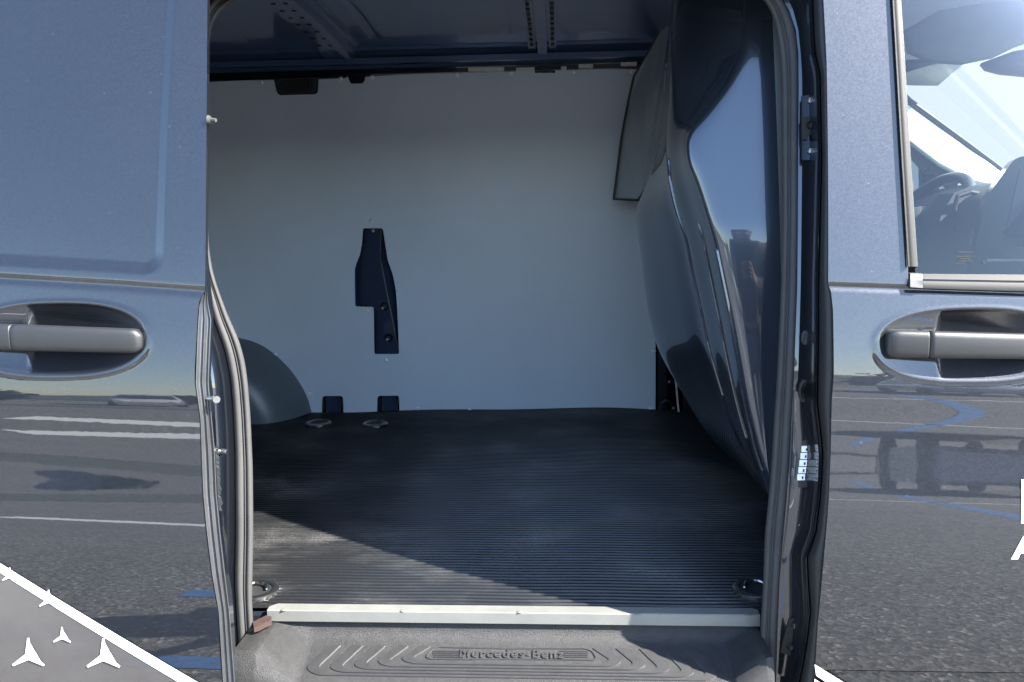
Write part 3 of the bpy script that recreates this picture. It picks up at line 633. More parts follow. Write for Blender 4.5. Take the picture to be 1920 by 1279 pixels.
for x, z, wy in ((1.9, 1.12, .86), (2.3, 1.05, .84), (2.6, .9, .78), (2.75, .65, .74), (2.72, .35, .74)):
    rows.append([(x, .86-wy, .35), (x, .86-wy-.02, min(z, .8)), (x, .86-wy+.08, z), (x, .86, z+.03), (x, .86+wy-.08, z), (x, .86+wy+.02, min(z, .8)), (x, .86+wy, .35)])
lofted('bonnet', rows, M['paint'], van)
for sx in (-2.35, 2.0):
    for y0, sy in ((-.02, -1), (1.74, 1)):
        lathe('wheel', [(.0, .06), (.19, .08), (.22, .04), (.31, .07), (.335, .03), (.335, -.12), (.0, -.12)], M['gasket'], van, (sx, y0+.06*-sy, .335), (0, sy, 0), 28)

# ---------------------------------------------------------------- load floor with ribbed mat
b = MB(); b.box((-1.25, .81, .55), (4.1, 1.70, .05)); b.build('load_floor', M['dark_metal'], van)
pitch = .0142; ny = 116; X = np.concatenate([np.linspace(-2.6, -1.1, 8)[:-1], np.linspace(-1.1, .66, 110)]); prf = [(0, 0), (.30, 0), (.36, .8), (.46, 1), (.62, 1), (.74, .8), (.80, 0)]
ys = []; hs = []
for i in range(ny):
    for t, h in prf: ys.append(-.026+(i+t)*pitch); hs.append(h*.0046)
ys = np.array(ys); hs = np.array(hs)
XX, YY = np.meshgrid(X, ys); 
wav = .0035*np.sin(XX*5.2+YY*3)*sstep(.2, 1.2, YY) + .003*np.sin(XX*11+YY*7+1)*sstep(.6, 1.3, YY) + .0012*np.sin(XX*23+YY*2.)
ZZ = .5835 + hs[:, None] + .004*np.sin(XX*4.1+1)*np.sin(YY*5)*sstep(.15, .8, YY) + .007*np.exp(-((YY-1.6)/.03)**2)*(1+np.sin(XX*9))*.5
ZZ = ZZ + .010*sstep(1.48, 1.62, YY)*(.5+.5*np.sin(XX*3.3+2.2))
vs, fs = grid(XX, YY+wav, ZZ); mt = mesh('floor_mat', vs, fs, M['rubber'], van, True, 'black ribbed rubber floor mat'); mt.data.set_sharp_from_angle(angle=math.radians(60))
# tie-down cups let into the mat
def cup(px, py, r):
    p = hit(px, py, 2, .590); root = lathe('tie_down_cup', [(r, -.004), (r*1.0, .0035), (r*.90, .0065), (r*.76, .006), (r*.68, .001), (r*.60, -.0008), (.0001, -.0012)], M['steel'], van, (0, 0, 0), (0, 0, 1), 36); root.location = p
    d = lathe('cup_well', [(r*.70, .0022), (r*.4, .0016), (.0001, .0014)], M['gasket'], root, (0, 0, 0), (0, 0, 1), 28)
    if r > .0445: return
    t = MB(); t.tube([(r*.5*math.cos(a), r*.5*math.sin(a), .005+.012*max(0, math.sin(a))*.4) for a in np.linspace(0, math.pi, 9)], .0035, 8); t.build('lashing_ring', M['steel'], root, True)
for a in ((597, 794, .047), (704, 795, .045), (479, 1109, .044), (1418, 1106, .044)): cup(*a)

# ---------------------------------------------------------------- sill strip, riser and step
sx0, sx1 = -.535, .354
vs = [];
prof_s = [(-.022, .5885), (-.0222, .5905), (-.0455, .5895), (-.0475, .588), (-.048, .5685), (-.0462, .5683), (-.0455, .5855)]
rows = []
for x, ch in ((sx0, 1), (sx0+.012, 0), (sx1-.008, 0), (sx1, .6)):
    rows.append([(x, y-(.012*ch if y > -.03 else 0), z) for y, z in prof_s])
strip = lofted('sill_strip', rows, M['alu'], van, False, close=True, caps=True, label='bright aluminium edging strip along the floor edge')
sc = MB(); sc.cyl((0, 0, 0), (0, 0, .0010), .0052, .0036, 14); sc.box((0, 0, .0010), (.006, .0012, .0006)); sc = sc.build('screw', M['alu'], strip, True)
spots = [hit(x, y, 2, .590) for x, y in ((532, 1143), (755, 1144.5), (974, 1147), (1195, 1150), (1403, 1152.5))]
sc.location = spots[0]; copies(sc, spots[1:], strip)
# entry step: riser, tread, cheeks
TZ = .535; TS = .34
def tz(y): return TZ + TS*(y+.062)
def tread(px, py):
    d = ray(px, py); n = np.array([0, -TS, 1.]); o = np.array([0, -.062, TZ]); return CAM + d*(np.dot(o-CAM, n)/np.dot(d, n))
prof_t = [(-.020, .582), (-.040, .580), (-.041, .566), (-.042, .556), (-.045, .547), (-.051, .540), (-.060, .5365), (-.066, tz(-.066)), (-.09, tz(-.09)), (-.12, tz(-.12)), (-.15, tz(-.15)), (-.163, tz(-.163)-.003), (-.170, .485), (-.168, .35)]
mid = [[(x, y, z) for y, z in prof_t] for x in np.linspace(-.446, .284, 24)]
def cheeks(seq): return [[(x, y, z+(.566-z)*f*(1 if y > -.155 else max(0, 1+(y+.155)/.018))) for y, z in prof_t] for x, f in seq]
left = cheeks(((-.558, 1), (-.545, 1), (-.522, .98), (-.516, .93), (-.460, .07), (-.451, .0)))
right = cheeks(((.289, 0), (.296, .07), (.338, .93), (.342, .98), (.347, 1), (.351, 1)))
step = lofted('entry_step', left+mid+right, M['step'], van, True, label='dark grey plastic entry step with moulded ribs'); step.data.set_sharp_from_angle(angle=math.radians(60))
xc = tread(958, 1225)[0]; t0 = tread(615.6, 1211); t1 = tread(575, 1250); t2 = tread(618, 1268)
def hook(xs, yb):
    """one outline: down from the back edge, round the corner, along the front towards the centre"""
    ya = t0[1]; dx = t0[0]-t1[0]; ym = max(t1[1], yb+.012)
    pts = [(xs-dx*k, ya+(ym-ya)*q) for k, q in ((0, 0), (.3, .3), (.62, .62), (.88, .85), (1, 1))]
    xl = xs-dx; r_ = .035
    for a in np.linspace(.2, math.pi/2, 6): pts.append((xl+r_*(1-math.cos(a)), ym+(yb-ym)*math.sin(a)))
    pts.append((xc, yb)); return pts
H = .0022
dxs = tread(657.8, 1211)[0]-t0[0]; wx = tread(640, 1211)[0]-t0[0]; yend = tread(958, 1243)[1]; dy_ = (yend-t2[1])/5
for i in range(5):
    for sgn in (1, -1):
        A = hook(t0[0]+i*dxs, t2[1]+i*dy_); B = hook(t0[0]+i*dxs+wx, t2[1]+(i+.5)*dy_)
        f_ = (lambda p: p) if sgn == 1 else (lambda p: (2*xc-p[0], p[1])); rws = []
        for a, c in zip(A, B):
            a = np.array(f_(a)); c = np.array(f_(c)); p = a+(c-a)*.07; q = c+(a-c)*.07
            rws.append([(a[0], a[1], tz(a[1])-.0008), (p[0], p[1], tz(p[1])+H), (q[0], q[1], tz(q[1])+H), (c[0], c[1], tz(c[1])-.0008)])
        lofted('tread_rib', rws, M['step_groove'], step, False)
def ring_plate(pts, wd):
    P = np.array(pts); c = P.mean(0); rws = []
    for p in list(P)+[P[0]]:
        d = (c-p); d = d/np.linalg.norm(d)*wd; q = p+d; p2 = p+d*.2; q2 = q-d*.2
        rws.append([(p[0], p[1], tz(p[1])-.0008), (p2[0], p2[1], tz(p2[1])+H), (q2[0], q2[1], tz(q2[1])+H), (q[0], q[1], tz(q[1])-.0008)])
    return rws
pl = [tread(x, y)[:2] for x, y in ((818, 1215), (960, 1216), (1100, 1218), (1112, 1222), (1120, 1235), (1114, 1239.5), (960, 1238.5), (806, 1238), (797, 1234), (803, 1222))]
lofted('name_plate_border', ring_plate(rounded(pl, .006), .0035), M['step_groove'], step, False)
for x0, x1 in ((812, 868), (1048, 1102)):
    for k in range(4):
        y = 1222+k*3.6; a = tread(x0, y); c = tread(x1, y+.3); b = MB(); b.box(((a[0]+c[0])/2, (a[1]+c[1])/2, tz((a[1]+c[1])/2)+.0003), (c[0]-a[0], .0022, .002)); b.build('plate_rib', M['step_groove'], step)
tc = bpy.data.curves.new('lettering', 'FONT'); tc.body = "Mercedes-Benz"; tc.size = .0245; tc.extrude = .0014; tc.bevel_depth = .0004; tc.space_character = 1.22; tc.align_x = 'CENTER'
to_ = bpy.data.objects.new('tmp', tc); COL.objects.link(to_); dg = bpy.context.evaluated_depsgraph_get(); me = bpy.data.meshes.new_from_object(to_.evaluated_get(dg)); bpy.data.objects.remove(to_)
me.materials.clear(); lt_ = link('lettering', me, M['step_groove'], step); tp = tread(958, 1234.5); lt_.location = (tp[0], tp[1], tz(tp[1])+.0010); lt_.rotation_euler = (math.atan(TS), 0, 0); lt_.scale = (1, 1.05, 1)
# sawn plywood corner left of the strip
q = [hit(x, y, 2, .583) for x, y in ((474, 1166), (499, 1154), (509, 1156), (509, 1161), (486, 1173), (476, 1176))]
b = MB(); b.prism([tuple(p) for p in q], (0, 0, -.010)); b.build('plywood_edge', M['wood'], van)

# ---------------------------------------------------------------- far side wall: inner skin, grey lining, arch
W0 = np.array([0, 1.62, .59]); WV = np.array([0, -.07, 1.24]); WV = WV/np.linalg.norm(WV); WN = np.array([0, -WV[2], WV[1]])
def onwall(px, py, off=0.0):
    d = ray(px, py); o = W0+WN*off; t = np.dot(o-CAM, WN)/np.dot(d, WN); return CAM+d*t
def uvw(px, py): p = onwall(px, py); return (p[0], float(np.dot(p-W0, WV)))
FR = (tuple(W0), (1, 0, 0), tuple(WV))
rows = [[tuple(np.array([x, 0, 0])+W0+WV*v-WN*.075) for v in np.linspace(-.05, 1.33, 6)] for x in np.linspace(-3.15, .95, 8)]
skin = lofted('inner_side_skin', rows, M['inner_paint'], van, False)
outl = [(-2.7, -.02)] + [uvw(*p) for p in ((603, 782),)]
def rpoly(pts, r): return rounded([uvw(*p) for p in pts], r)
outline = [(-2.7, 1.235), (-2.7, -.02)] + rounded([uvw(*p) for p in ((603, 784), (604, 742), (643, 742), (645, 784))], .012)[4:-4]
def notch(pts, r=.012):
    P = [uvw(*p) for p in pts]; P2 = rounded([P[0]]+P+[P[-1]], r) if False else rounded(P, r); return [P[0]] + P2[4:-4] + [P[-1]]
outline = [(-2.7, 1.235), (-2.7, -.02)] + notch([(603, 784), (604.5, 742.5), (643, 742), (645, 784)]) + notch([(706.5, 784), (708, 742), (748.5, 741.5), (749.5, 784)]) + [uvw(1229, 784), uvw(1229, 640), uvw(1260, 500), uvw(1290, 127)]
outline += [uvw(1180, 130), uvw(960, 131.5), uvw(870, 134), uvw(760, 140)] + notch([(698, 143), (683, 145), (682, 157), (657, 157.5), (652, 143), (648, 147)], .006) + notch([(598, 149), (596, 177), (521, 179), (513, 150)], .014) + [uvw(460, 151), uvw(390, 154)]
hole = rpoly([(680.5, 428), (718, 428), (721, 447), (727, 487), (737, 516), (742.5, 545), (745, 578), (747, 625), (748.5, 664), (702, 664), (700.5, 575.5), (666, 575), (665, 505), (668, 494), (675, 478), (679, 455)], .008)
lining = filled('wall_lining', [outline, hole], .004, M['lining'], van, FR, 'pale grey board lining the far wall of the load space')
# rivets
M['rivet'] = mat('rivet_aluminium', (.8, .8, .8), .3, .3, noise=.03)
rv = lathe('rivet', [(.0001, .004), (.0036, .0036), (.0062, .0022), (.0074, .0006), (.0082, 0)], M['rivet'], lining, (0, 0, 0), tuple(WN), 12)
spots = [onwall(x, y, .0022) for x, y in ((490, 155), (639, 148), (698, 145), (857, 140), (958, 137), (1076, 135), (1184, 135), (696, 414), (689, 583), (724, 676), (516, 664), (582, 738), (784, 766), (881, 769), (987, 768), (1101, 769), (1226, 658), (1219, 767))]
rv.location = spots[0]; copies(rv, spots[1:], lining)
# pressed bracket seen through the cut-out
CR = [(410, 714, 727), (428, 714.5, 722), (445, 714, 724), (485, 713, 734), (520, 720, 744), (570, 730, 750), (620, 740, 752), (664, 748, 756), (690, 754, 760)]
rows = []
for y in np.arange(408, 692, 6):
    c = np.interp(y, [a[0] for a in CR], [a[1] for a in CR]); rr_ = np.interp(y, [a[0] for a in CR], [a[2] for a in CR])
    left_e = np.interp(y, [408, 455, 480, 505, 572, 578, 692], [677, 677, 671, 668, 668, 699, 699]) if y > 574 or True else 0
    lb = left_e+7
    rows.append([onwall(650, y, -.050), onwall(left_e+1, y, -.040), onwall(left_e+5, y, -.030), onwall(lb+1, y, -.022), onwall((lb+c)/2, y, -.019), onwall(c-1.5, y, -.016), onwall(c, y, -.0185), onwall(c+2, y, -.026), onwall(rr_+3, y, -.060), onwall(770, y, -.066)])
brk = lofted('pillar_bracket', rows, M['bracket'], van, True); brk.data.set_sharp_from_angle(angle=.75)
b = MB(); b.tube([tuple(onwall(np.interp(y, [a[0] for a in CR], [a[1] for a in CR]), y, -.0175)) for y in np.arange(428, 664, 12)], .0016, 6); b.build('edge_glint', M['flange'], brk, True)  # paler tube imitates the glint of light along the crease
for x, y in ((721, 575), (729, 634)):
    o = lathe('bracket_dimple', [(.017, .0), (.014, .004), (.009, .001), (.006, -.004), (.0001, -.005)], M['inner_paint'], brk, (0, 0, 0), tuple(WN), 20); o.location = onwall(x, y, -.018)
for x, y in ((699.5, 433), (717, 578), (725.5, 637)):
    o = lathe('bolt', [(.0001, .008), (.005, .007), (.006, .004), (.006, 0)], M['steel'], brk, (0, 0, 0), tuple(WN), 10); o.location = onwall(x, y, -.014)
# folded feet in the two lower notches
for xa, xb, dx in ((604, 645, 3), (707.5, 749, 0)):
    rows = []
    for y in (735, 786):
        k = (y-735)/51*dx
        rows.append([onwall(xa-3, y, -.05), onwall(xa+6, y, -.03), onwall(xa+8, y, -.018), onwall(xa+10, y, -.02), onwall(xb-12-k, y, -.022), onwall(xb-5-k, y, -.018), onwall(xb-3-k, y, -.03), onwall(xb+4, y, -.055)])
    f_ = lofted('floor_bracket', rows, M['bracket'], van, False)
    b = MB()
    for (ya, xl, yb, xl2) in ((747, xa+8, 773, xa+7.5), (747, xb-2-dx*.3, 773, xb-5-dx)):
        b.cyl(onwall(xl, ya, -.016), onwall(xl2, yb, -.016), .0022, n=8)
    b.build('edge_glint', M['steel'], f_, True)  # bright tubes imitate light caught on the folded edges
# wheel arch cover
rows = []
AR = [(449, 634), (470, 638), (495, 649), (520, 668), (545, 693), (565, 722), (578, 748), (584, 772)]
ar = resample(AR, 26); base = onwall(462, 800)
for x, y in ar:
    pw = onwall(x, y, .003); r = []
    for t in np.linspace(0, 1, 12):
        a = t*math.pi/2; k = 1-math.sin(a)**1.0
        cx, cz = -1.30, .585
        s = 1-.30*(1-math.cos(a))-.12*t
        dpt = .20*math.sin(a)
        r.append((cx+(pw[0]-cx)*s, pw[1]-dpt, cz+(pw[2]-cz)*s))
    q_ = r[-1]; r.append((cx+(q_[0]-cx)*.5, q_[1], cz+(q_[2]-cz)*.5)); r.append((cx, q_[1], cz)); rows.append(r)
# carry the arch over to its hidden rear half
rows = [[(-2*1.30-q[0]+0, q[1], q[2]) for q in r] for r in rows[::-1]] + rows
lofted('wheel_arch_cover', rows, M['arch'], van, True, label='dark grey plastic wheel arch cover')
# load space lamp let into the top of the lining
lq = [onwall(x, y, .001) for x, y in ((517, 148), (594, 146), (592, 175), (524, 177))]
lm = filled('load_lamp', [rounded([uvw(*p) for p in ((519, 148), (593, 146), (592, 174), (524, 176))], .012)], .010, M['black_plastic'], van, FR, 'oblong lamp at the top of the grey lining', bev=.002)
for k, (g, h) in enumerate(((7, .007), (12, .009), (17, .0105))):
    l = [(519+g, 148+g*.45), (593-g, 146+g*.45), (592-g, 174-g*.45), (524+g, 176-g*.45)]
    pts = rounded([uvw(*p) for p in l], .008); b = MB(); P = [tuple(W0+np.array([1., 0, 0])*u_+WV*v_+WN*h) for u_, v_ in pts]
    b.tube(P+[P[0]], .0016, 6); b.build('lens_ring', M['trim'], lm, True)
b = MB(); b.prism([tuple(onwall(x, y, .0085)) for x, y in ((540, 153), (578, 152), (578, 165), (541, 166))], tuple(WN*.003)); b.build('lamp_lens', M['trim'], lm)

# ---------------------------------------------------------------- roof inside: sheet, stamped panels, bows, rails
rows = []
for x in np.linspace(-3.1, 1.05, 12):
    rows.append([(x, y, 1.925-.05*abs((y-.8)/.8)**3) for y in np.linspace(.1, 1.48, 24)] + [(x, 1.53, 1.855), (x, 1.60, 1.80)])
roof = lofted('roof_lining', rows, M['roof_paint'], van, True, label='dark blue painted steel roof inside the load space')
def rz(y): return 1.925-.05*abs((y-.8)/.8)**3
for x0, x1 in ((-.585, -.135), (-.01, .50), (-1.6, -1.02), (-.66, -.605)):
    y0, y1 = .35, 1.36; nx, ny_ = 26, 40; gx = np.linspace(x0-.02, x1+.02, nx); gy = np.linspace(y0-.02, y1+.02, ny_); gx = np.sort(np.r_[gx, x0-.004, x0+.004, x1-.004, x1+.004]); gy = np.sort(np.r_[gy, y0, y0+.008, y1-.008, y1-.004, y1])
    XX, YY = np.meshgrid(gx, gy); dd = np.minimum(np.minimum(XX-x0, x1-XX), np.minimum(YY-y0, y1-YY))
    ZZ = 1.9225-.05*np.abs((YY-.8)/.8)**3 + .006*(1-sstep(-.006, .006, dd))
    vs, fs = grid(XX, YY, ZZ); mesh('roof_panel', vs, fs, M['roof_paint'], roof, True)
def bow(pts_x, segs, name, label=None):
    """cross member: list of (x0, x1, drop) strips following the roof curve"""
    b = MB(); ys = np.linspace(.15, 1.50, 16)
    for x0, x1, dz in segs:
        for a, c in zip(ys[:-1], ys[1:]):
            za, zc = rz(a)-dz, rz(c)-dz
            v = [b.bm.verts.new(p) for p in ((x0, a, za), (x1, a, za), (x1, c, zc), (x0, c, zc), (x0, a, za+dz), (x1, a, za+dz), (x1, c, zc+dz), (x0, c, zc+dz))]
            for f in ((0, 1, 2, 3), (4, 7, 6, 5), (0, 3, 7, 4), (1, 5, 6, 2)): b.bm.faces.new([v[i] for i in f])
    return b.build(name, M['roof_paint'], van, False, label)
bw = bow(None, [(-.80, -.725, .020), (-.725, -.700, .032), (-.815, -.80, .010), (-.70, -.675, .012)], 'roof_bow', 'wide roof bow with oblong holes')
b2 = bow(None, [(-.060, -.028, .026), (-.092, -.066, .014), (-.022, .004, .014)], 'roof_bow', 'slotted roof bow')
slot = MB(); slot.box((0, 0, 0), (.012, .032, .003), bev=.001); slot = slot.build('slot', M['gasket'], b2)
sp_ = []
for x, dz in ((-.079, .0145), (-.009, .0145)):
    for y in np.arange(.9, 1.46, .052): sp_.append((x, y, rz(y)-dz-.0006))
slot.location = sp_[0]; copies(slot, sp_[1:], b2)
hl_ = MB(); hl_.cyl((0, 0, 0), (0, 0, .002), .007, n=12); hl_ = hl_.build('hole', M['gasket'], bw)
sp_ = [(x, y, rz(y)-.0212-.0006) for y in np.arange(.9, 1.47, .075) for x in (-.745, -.78)]
hl_.location = sp_[0]; copies(hl_, sp_[1:], bw)
# rails where roof and side meet
b = MB(); b.box((-1.0, 1.44, rz(1.44)-.006), (4.0, .018, .012)); b.build('roof_rail', M['roof_paint'], roof)
b = MB(); b.box((-1.0, 1.49, 1.862), (4.0, .03, .02)); b.build('roof_rail', M['roof_paint'], roof)
b = MB(); b.box((-1.0, 1.545, 1.835), (4.0, .03, .018)); b.build('roof_rail', M['inner_paint'], roof)
# pale foil ends, clips and cable in the gap above the lining
for xa, xb, y in ((878, 945, 130), (968, 1002, 130), (1052, 1062, 128), (1085, 1112, 124), (1164, 1194, 120)):
    q = [onwall(x, yy, .05) for x, yy in ((xa, y-3), (xb, y-4), (xb, y+4), (xa, y+4))]
    b = MB(); b.prism([tuple(p) for p in q], tuple(-WN*.004)); b.build('foil_end', M['foil'], roof)
for x in (1013, 1031):
    q = [onwall(xx, yy, .004) for xx, yy in ((x-5, 124), (x+5, 124), (x+5, 136), (x-5, 136))]; b = MB(); b.prism([tuple(p) for p in q], tuple(WN*.008)); b.build('bow_clip', M['dark_metal'], b2)
q = [onwall(xx, yy, .002) for xx, yy in ((1002, 117), (1042, 117), (1041, 137), (1003, 137))]; b = MB(); b.prism([tuple(p) for p in q], tuple(WN*.003)); b.build('bow_foot', M['inner_paint'], b2)
q = [onwall(xx, yy, .002) for xx, yy in ((652, 118), (690, 116), (684, 152), (678, 157), (660, 157), (655, 150))]; b = MB(); b.prism([tuple(p) for p in q], tuple(WN*.006)); b.build('bow_foot', M['inner_paint'], bw)
b = MB(); pts = [onwall(x, y, .0) for x, y in ((690, 127), (760, 124), (860, 127), (930, 122), (1000, 124), (1060, 121), (1130, 124), (1200, 117))]; b.tube([tuple(p) for p in pts], .005, 8); b.build('cable', M['gasket'], roof, True)

# ---------------------------------------------------------------- partition
PY = [-90, -40, 0, 60, 130, 200, 250, 300, 340, 370, 396, 430, 470, 520, 590, 650, 690, 725, 765, 800, 835, 865, 900, 930]
SILP = [(-90, 1266), (0, 1262), (80, 1251), (130, 1248), (200, 1243), (250, 1237), (300, 1228), (340, 1216), (370, 1204), (396, 1192), (430, 1197), (470, 1203), (520, 1209), (590, 1219), (650, 1235), (690, 1255), (725, 1276), (800, 1318), (865, 1378), (930, 1440)]
F2 = [(-90, 1400), (0, 1398), (100, 1388), (160, 1360), (210, 1325), (250, 1292), (300, 1292), (350, 1312), (450, 1342), (600, 1372), (750, 1397), (850, 1420), (930, 1449)]
FOLD = [(-90, 1275), (0, 1271), (100, 1264), (200, 1257), (250, 1252), (300, 1252), (340, 1256), (396, 1268), (450, 1287), (520, 1300), (590, 1316), (650, 1328), (725, 1350), (800, 1373), (865, 1405), (930, 1447)]
rows = []
for y in np.arange(-90, 932, 10):
    si = np.interp(y, *zip(*SILP)); fo = np.interp(y, *zip(*FOLD))
    lean = .075*(434-y)/434 if y < 434 else .02*(434-y)/434
    f2 = np.interp(y, *zip(*F2)); fo = min(fo, f2-8)
    fl = lambda p: .130+.00016*(1478-p)
    ctl = [(1478, fl(1478)), (1464, fl(1464)), (max(1440, f2+8), fl(max(1440, f2+8))), (.5*(1440+f2)+6, fl(.5*(1440+f2)+6)), (f2+5, fl(f2+5)+.004), (f2-7, fl(f2)+.03), (.5*(f2+fo), .27), (fo+3, .36), (fo-4, .44), (.6*fo+.4*si-2, .55), (si+2, .76), (si, .84)]
    ctl = [(max(min(px, 1478), si), yy+lean) for px, yy in ctl]
    r = [hit(px, y, 1, yy) for px, yy in ctl]
    last = r[-1]; r.append(last+np.array([.05, .12, 0])); r.append(last+np.array([.12, .66, 0])); rows.append(r)
# smooth both ways
A = np.array(rows)
def smooth_cols(A, n):
    for _ in range(n): A[1:-1] = .25*A[:-2]+.5*A[1:-1]+.25*A[2:]
    return A
A = smooth_cols(A, 4)
def densify(R, m):                           # Catmull-Rom across each row
    out = []
    for i in range(len(R)-1):
        p0 = R[max(i-1, 0)]; p1 = R[i]; p2 = R[i+1]; p3 = R[min(i+2, len(R)-1)]
        for t in np.arange(m)/m: out.append(.5*((2*p1)+(-p0+p2)*t+(2*p0-5*p1+4*p2-p3)*t*t+(-p0+3*p1-3*p2+p3)*t**3))
    out.append(R[-1]); return out
part = lofted('partition', [densify(r, 5) for r in A], M['partition'], van, True, label='glossy dark blue steel partition behind the cab')
# pressed beads on the partition, and the clip at the lower end of one
G = [densify(q, 5) for q in A]; ysr = np.arange(-90, 932, 10)
for colm, ya, yb_, rr in ((36, 300, 740, .0045), (22, 470, 880, .005), (29, 420, 820, .0035)):
    b = MB(); b.tube([tuple(G[i][colm]) for i in range(len(ysr)) if ya <= ysr[i] <= yb_], rr, 8); b.build('pressed_bead', M['partition'], part, True)
p = hit(1325, 738, 1, .42); b = MB(); b.box(tuple(p+np.array([-.006, 0, 0])), (.010, .05, .008), bev=.002); b.build('clip', M['steel'], part)
# window panel of the partition, further in
wp = [(1149, 375, 1.42), (1196, 378, 1.20), (1214, 352, 1.1), (1228, 318, 1.0), (1240, 250, .95), (1252, 120, .92), (1268, 8, .9), (1264, -4, 1.30), (1238, 52, 1.36), (1213, 98, 1.40), (1187, 142, 1.42), (1176, 190, 1.42), (1163, 260, 1.42)]
P = [hit(x, y, 1, yy) for x, y, yy in wp]; c = np.mean(P, 0); b = MB()
n = len(P); inn = [p+(c-p)/np.linalg.norm(c-p)*.008+np.array([-.003, 0, 0]) for p in P]; inn2 = [p+np.array([.008, 0, 0]) for p in inn]; bk = [p+np.array([.09, 0, 0]) for p in P]
vv = [[b.bm.verts.new(q) for q in L_] for L_ in (bk, P, inn, inn2)]
for k in range(3):
    for i in range(n): b.bm.faces.new((vv[k][i], vv[k][(i+1) % n], vv[k+1][(i+1) % n], vv[k+1][i]))
wf = b.build('window_frame', M['gasket'], van)
M['pane_reflection'] = mat('pane_reflection', (.30, .34, .38), .2, .0, .6, noise=.02)  # pale grey base colour stands in for the lining reflected in the pane
b = MB(); b.bm.faces.new([b.bm.verts.new(q) for q in inn2]); bmesh.ops.triangulate(b.bm, faces=b.bm.faces[:]); b.build('window_pane', M['pane_reflection'], wf)
# partition foot and cab back: closes the load space below and beside the bulge
rows = []
for z in np.arange(.30, 1.92, .06):
    y0 = float(prof(z))+.125; rows.append([(.385, y0+.004, z), (.595, y0, z), (.605, y0+.02, z), (.62, y0+.1, z), (.62, 1.70, z)])
lofted('cab_bulkhead', rows, M['dash'], van, False)
# fittings at the far end of the partition
b = MB(); b.cyl(onwall(1267, 712, .02), onwall(1275, 800, .03), .004, n=8); b.build('rod', M['foil'], van, True)
b = MB(); pts = [tuple(onwall(1250+11*math.cos(a), 765+14*math.sin(a), .03)) for a in np.linspace(0, 6.28, 14)]; b.tube(pts, .005, 8); b.build('lashing_ring', M['dark_metal'], van, True)
b = MB(); b.prism([tuple(onwall(x, y, -.01)) for x, y in ((1232, 650), (1248, 662), (1250, 778), (1232, 778))], tuple(WN*.02)); b.build('wall_post', M['dark_metal'], van)
b = MB(); b.prism([tuple(onwall(x, y, .01)) for x, y in ((1280, 715), (1302, 735), (1306, 802), (1282, 802))], tuple(WN*.02)); b.build('wall_post', M['dark_metal'], van)
for x, y in ((1256, 717), (1264, 766), (1290, 796)):
    o = lathe('bolt', [(.0001, .008), (.007, .006), (.008, 0)], M['dark_metal'], van, (0, 0, 0), tuple(WN), 12); o.location = onwall(x, y, .032)

# ---------------------------------------------------------------- cab seen through the side window
cab = M['dash']
# headliner with sun visors
rows = []
for x in np.linspace(.55, 1.36, 10):
    dz = -.03*sstep(1.0, 1.34, x); rows.append([(x, y, 1.86+dz-.07*abs((y-.86)/.8)**3) for y in np.linspace(.06, 1.66, 14)])
lofted('headliner', rows, M['headliner'], van, True)
def P3(px, py, y): return hit(px, py, 1, y)
def pillow(name, pts, y, th, m, parent, label=None):
    P = [P3(a, c, y) for a, c in pts]; cen = np.mean(P, 0); rws = []
    for k, (s, o) in enumerate(((.0, -th), (.6, -th*.9), (.9, -th*.5), (1, 0), (.9, th*.6), (0, th))):
        rws.append([tuple(cen+(p-cen)*s+np.array([0, o, 0])) for p in P])
    return lofted(name, rws, m, parent, True, close=True, label=label)
pillow('sun_visor', [(1690, 60), (1760, 20), (1850, 5), (1960, 0), (1960, 70), (1900, 90), (1860, 110), (1800, 122), (1740, 118), (1700, 100)], .42, .02, M['headliner'], van)
pillow('overhead_console', [(1840, 118), (1900, 96), (2000, 80), (2000, 150), (1930, 143), (1880, 138), (1850, 130)], .8, .05, M['headliner'], van)
pillow('rear_view_mirror', [(1690, 128), (1700, 112), (1760, 112), (1766, 118), (1740, 124), (1700, 136)], .7, .02, M['dash'], van)
# far A-pillar trim and door frame
AP = [(1680, 166, 205+40), (1705, 192, 268), (1760, 232, 310), (1820, 276, 342), (1880, 321, 352), (1912, 345, 358), (1960, 382, 392)]
rows = [[P3(x, a-3, 1.60), P3(x, a, 1.585), P3(x, a+(c-a)*.25, 1.545), P3(x, a+(c-a)*.6, 1.50), P3(x, a+(c-a)*.9, 1.475), P3(x, c, 1.48), P3(x, c+4, 1.62)] for x, a, c in AP]
lofted('pillar_trim', rows, M['cream'], van, True)
b = MB()
for (xa, ya), (xb, yb) in zip([(p[0], p[1]-4) for p in AP[:-1]], [(p[0], p[1]-4) for p in AP[1:]]): b.cyl(P3(xa, ya+1, 1.57), P3(xb, yb+1, 1.57), .010, n=8)
b.build('windscreen_gasket', M['gasket'], van)
# far side: door with window and quarter light, frame bars
def strip2(name, pts, y, w_, m, th=.05):
    b = MB()
    for a, c in zip(pts[:-1], pts[1:]):
        p = P3(*a, y); q = P3(*c, y); b.cyl(p, q, w_, n=10)
    return b.build(name, m, van)
strip2('door_frame', [(1700, 268), (1718, 285), (1742, 312), (1790, 345)], 1.62, .030, M['headliner']); strip2('quarter_bar', [(1746, 308), (1748, 360)], 1.62, .022, M['dash'])
strip2('door_frame_bar', [(1733, 296), (1734, 370)], 1.64, .020, M['dash'])
b = MB(); q = [P3(x, y, 1.64) for x, y in ((1640, 378), (1830, 385), (1830, 700), (1640, 700))]; b.prism([tuple(p) for p in q], (0, .04, 0)); b.build('far_door_panel', M['dash'], van)
rows = [[(.6, 1.66, 1.1), (1.25, 1.66, 1.1), (1.45, 1.66, 1.1)], [(.6, 1.66, 1.62), (1.25, 1.66, 1.62), (1.45, 1.66, 1.45)]]
lofted('far_window_glass', rows, M['far_glass'], van)
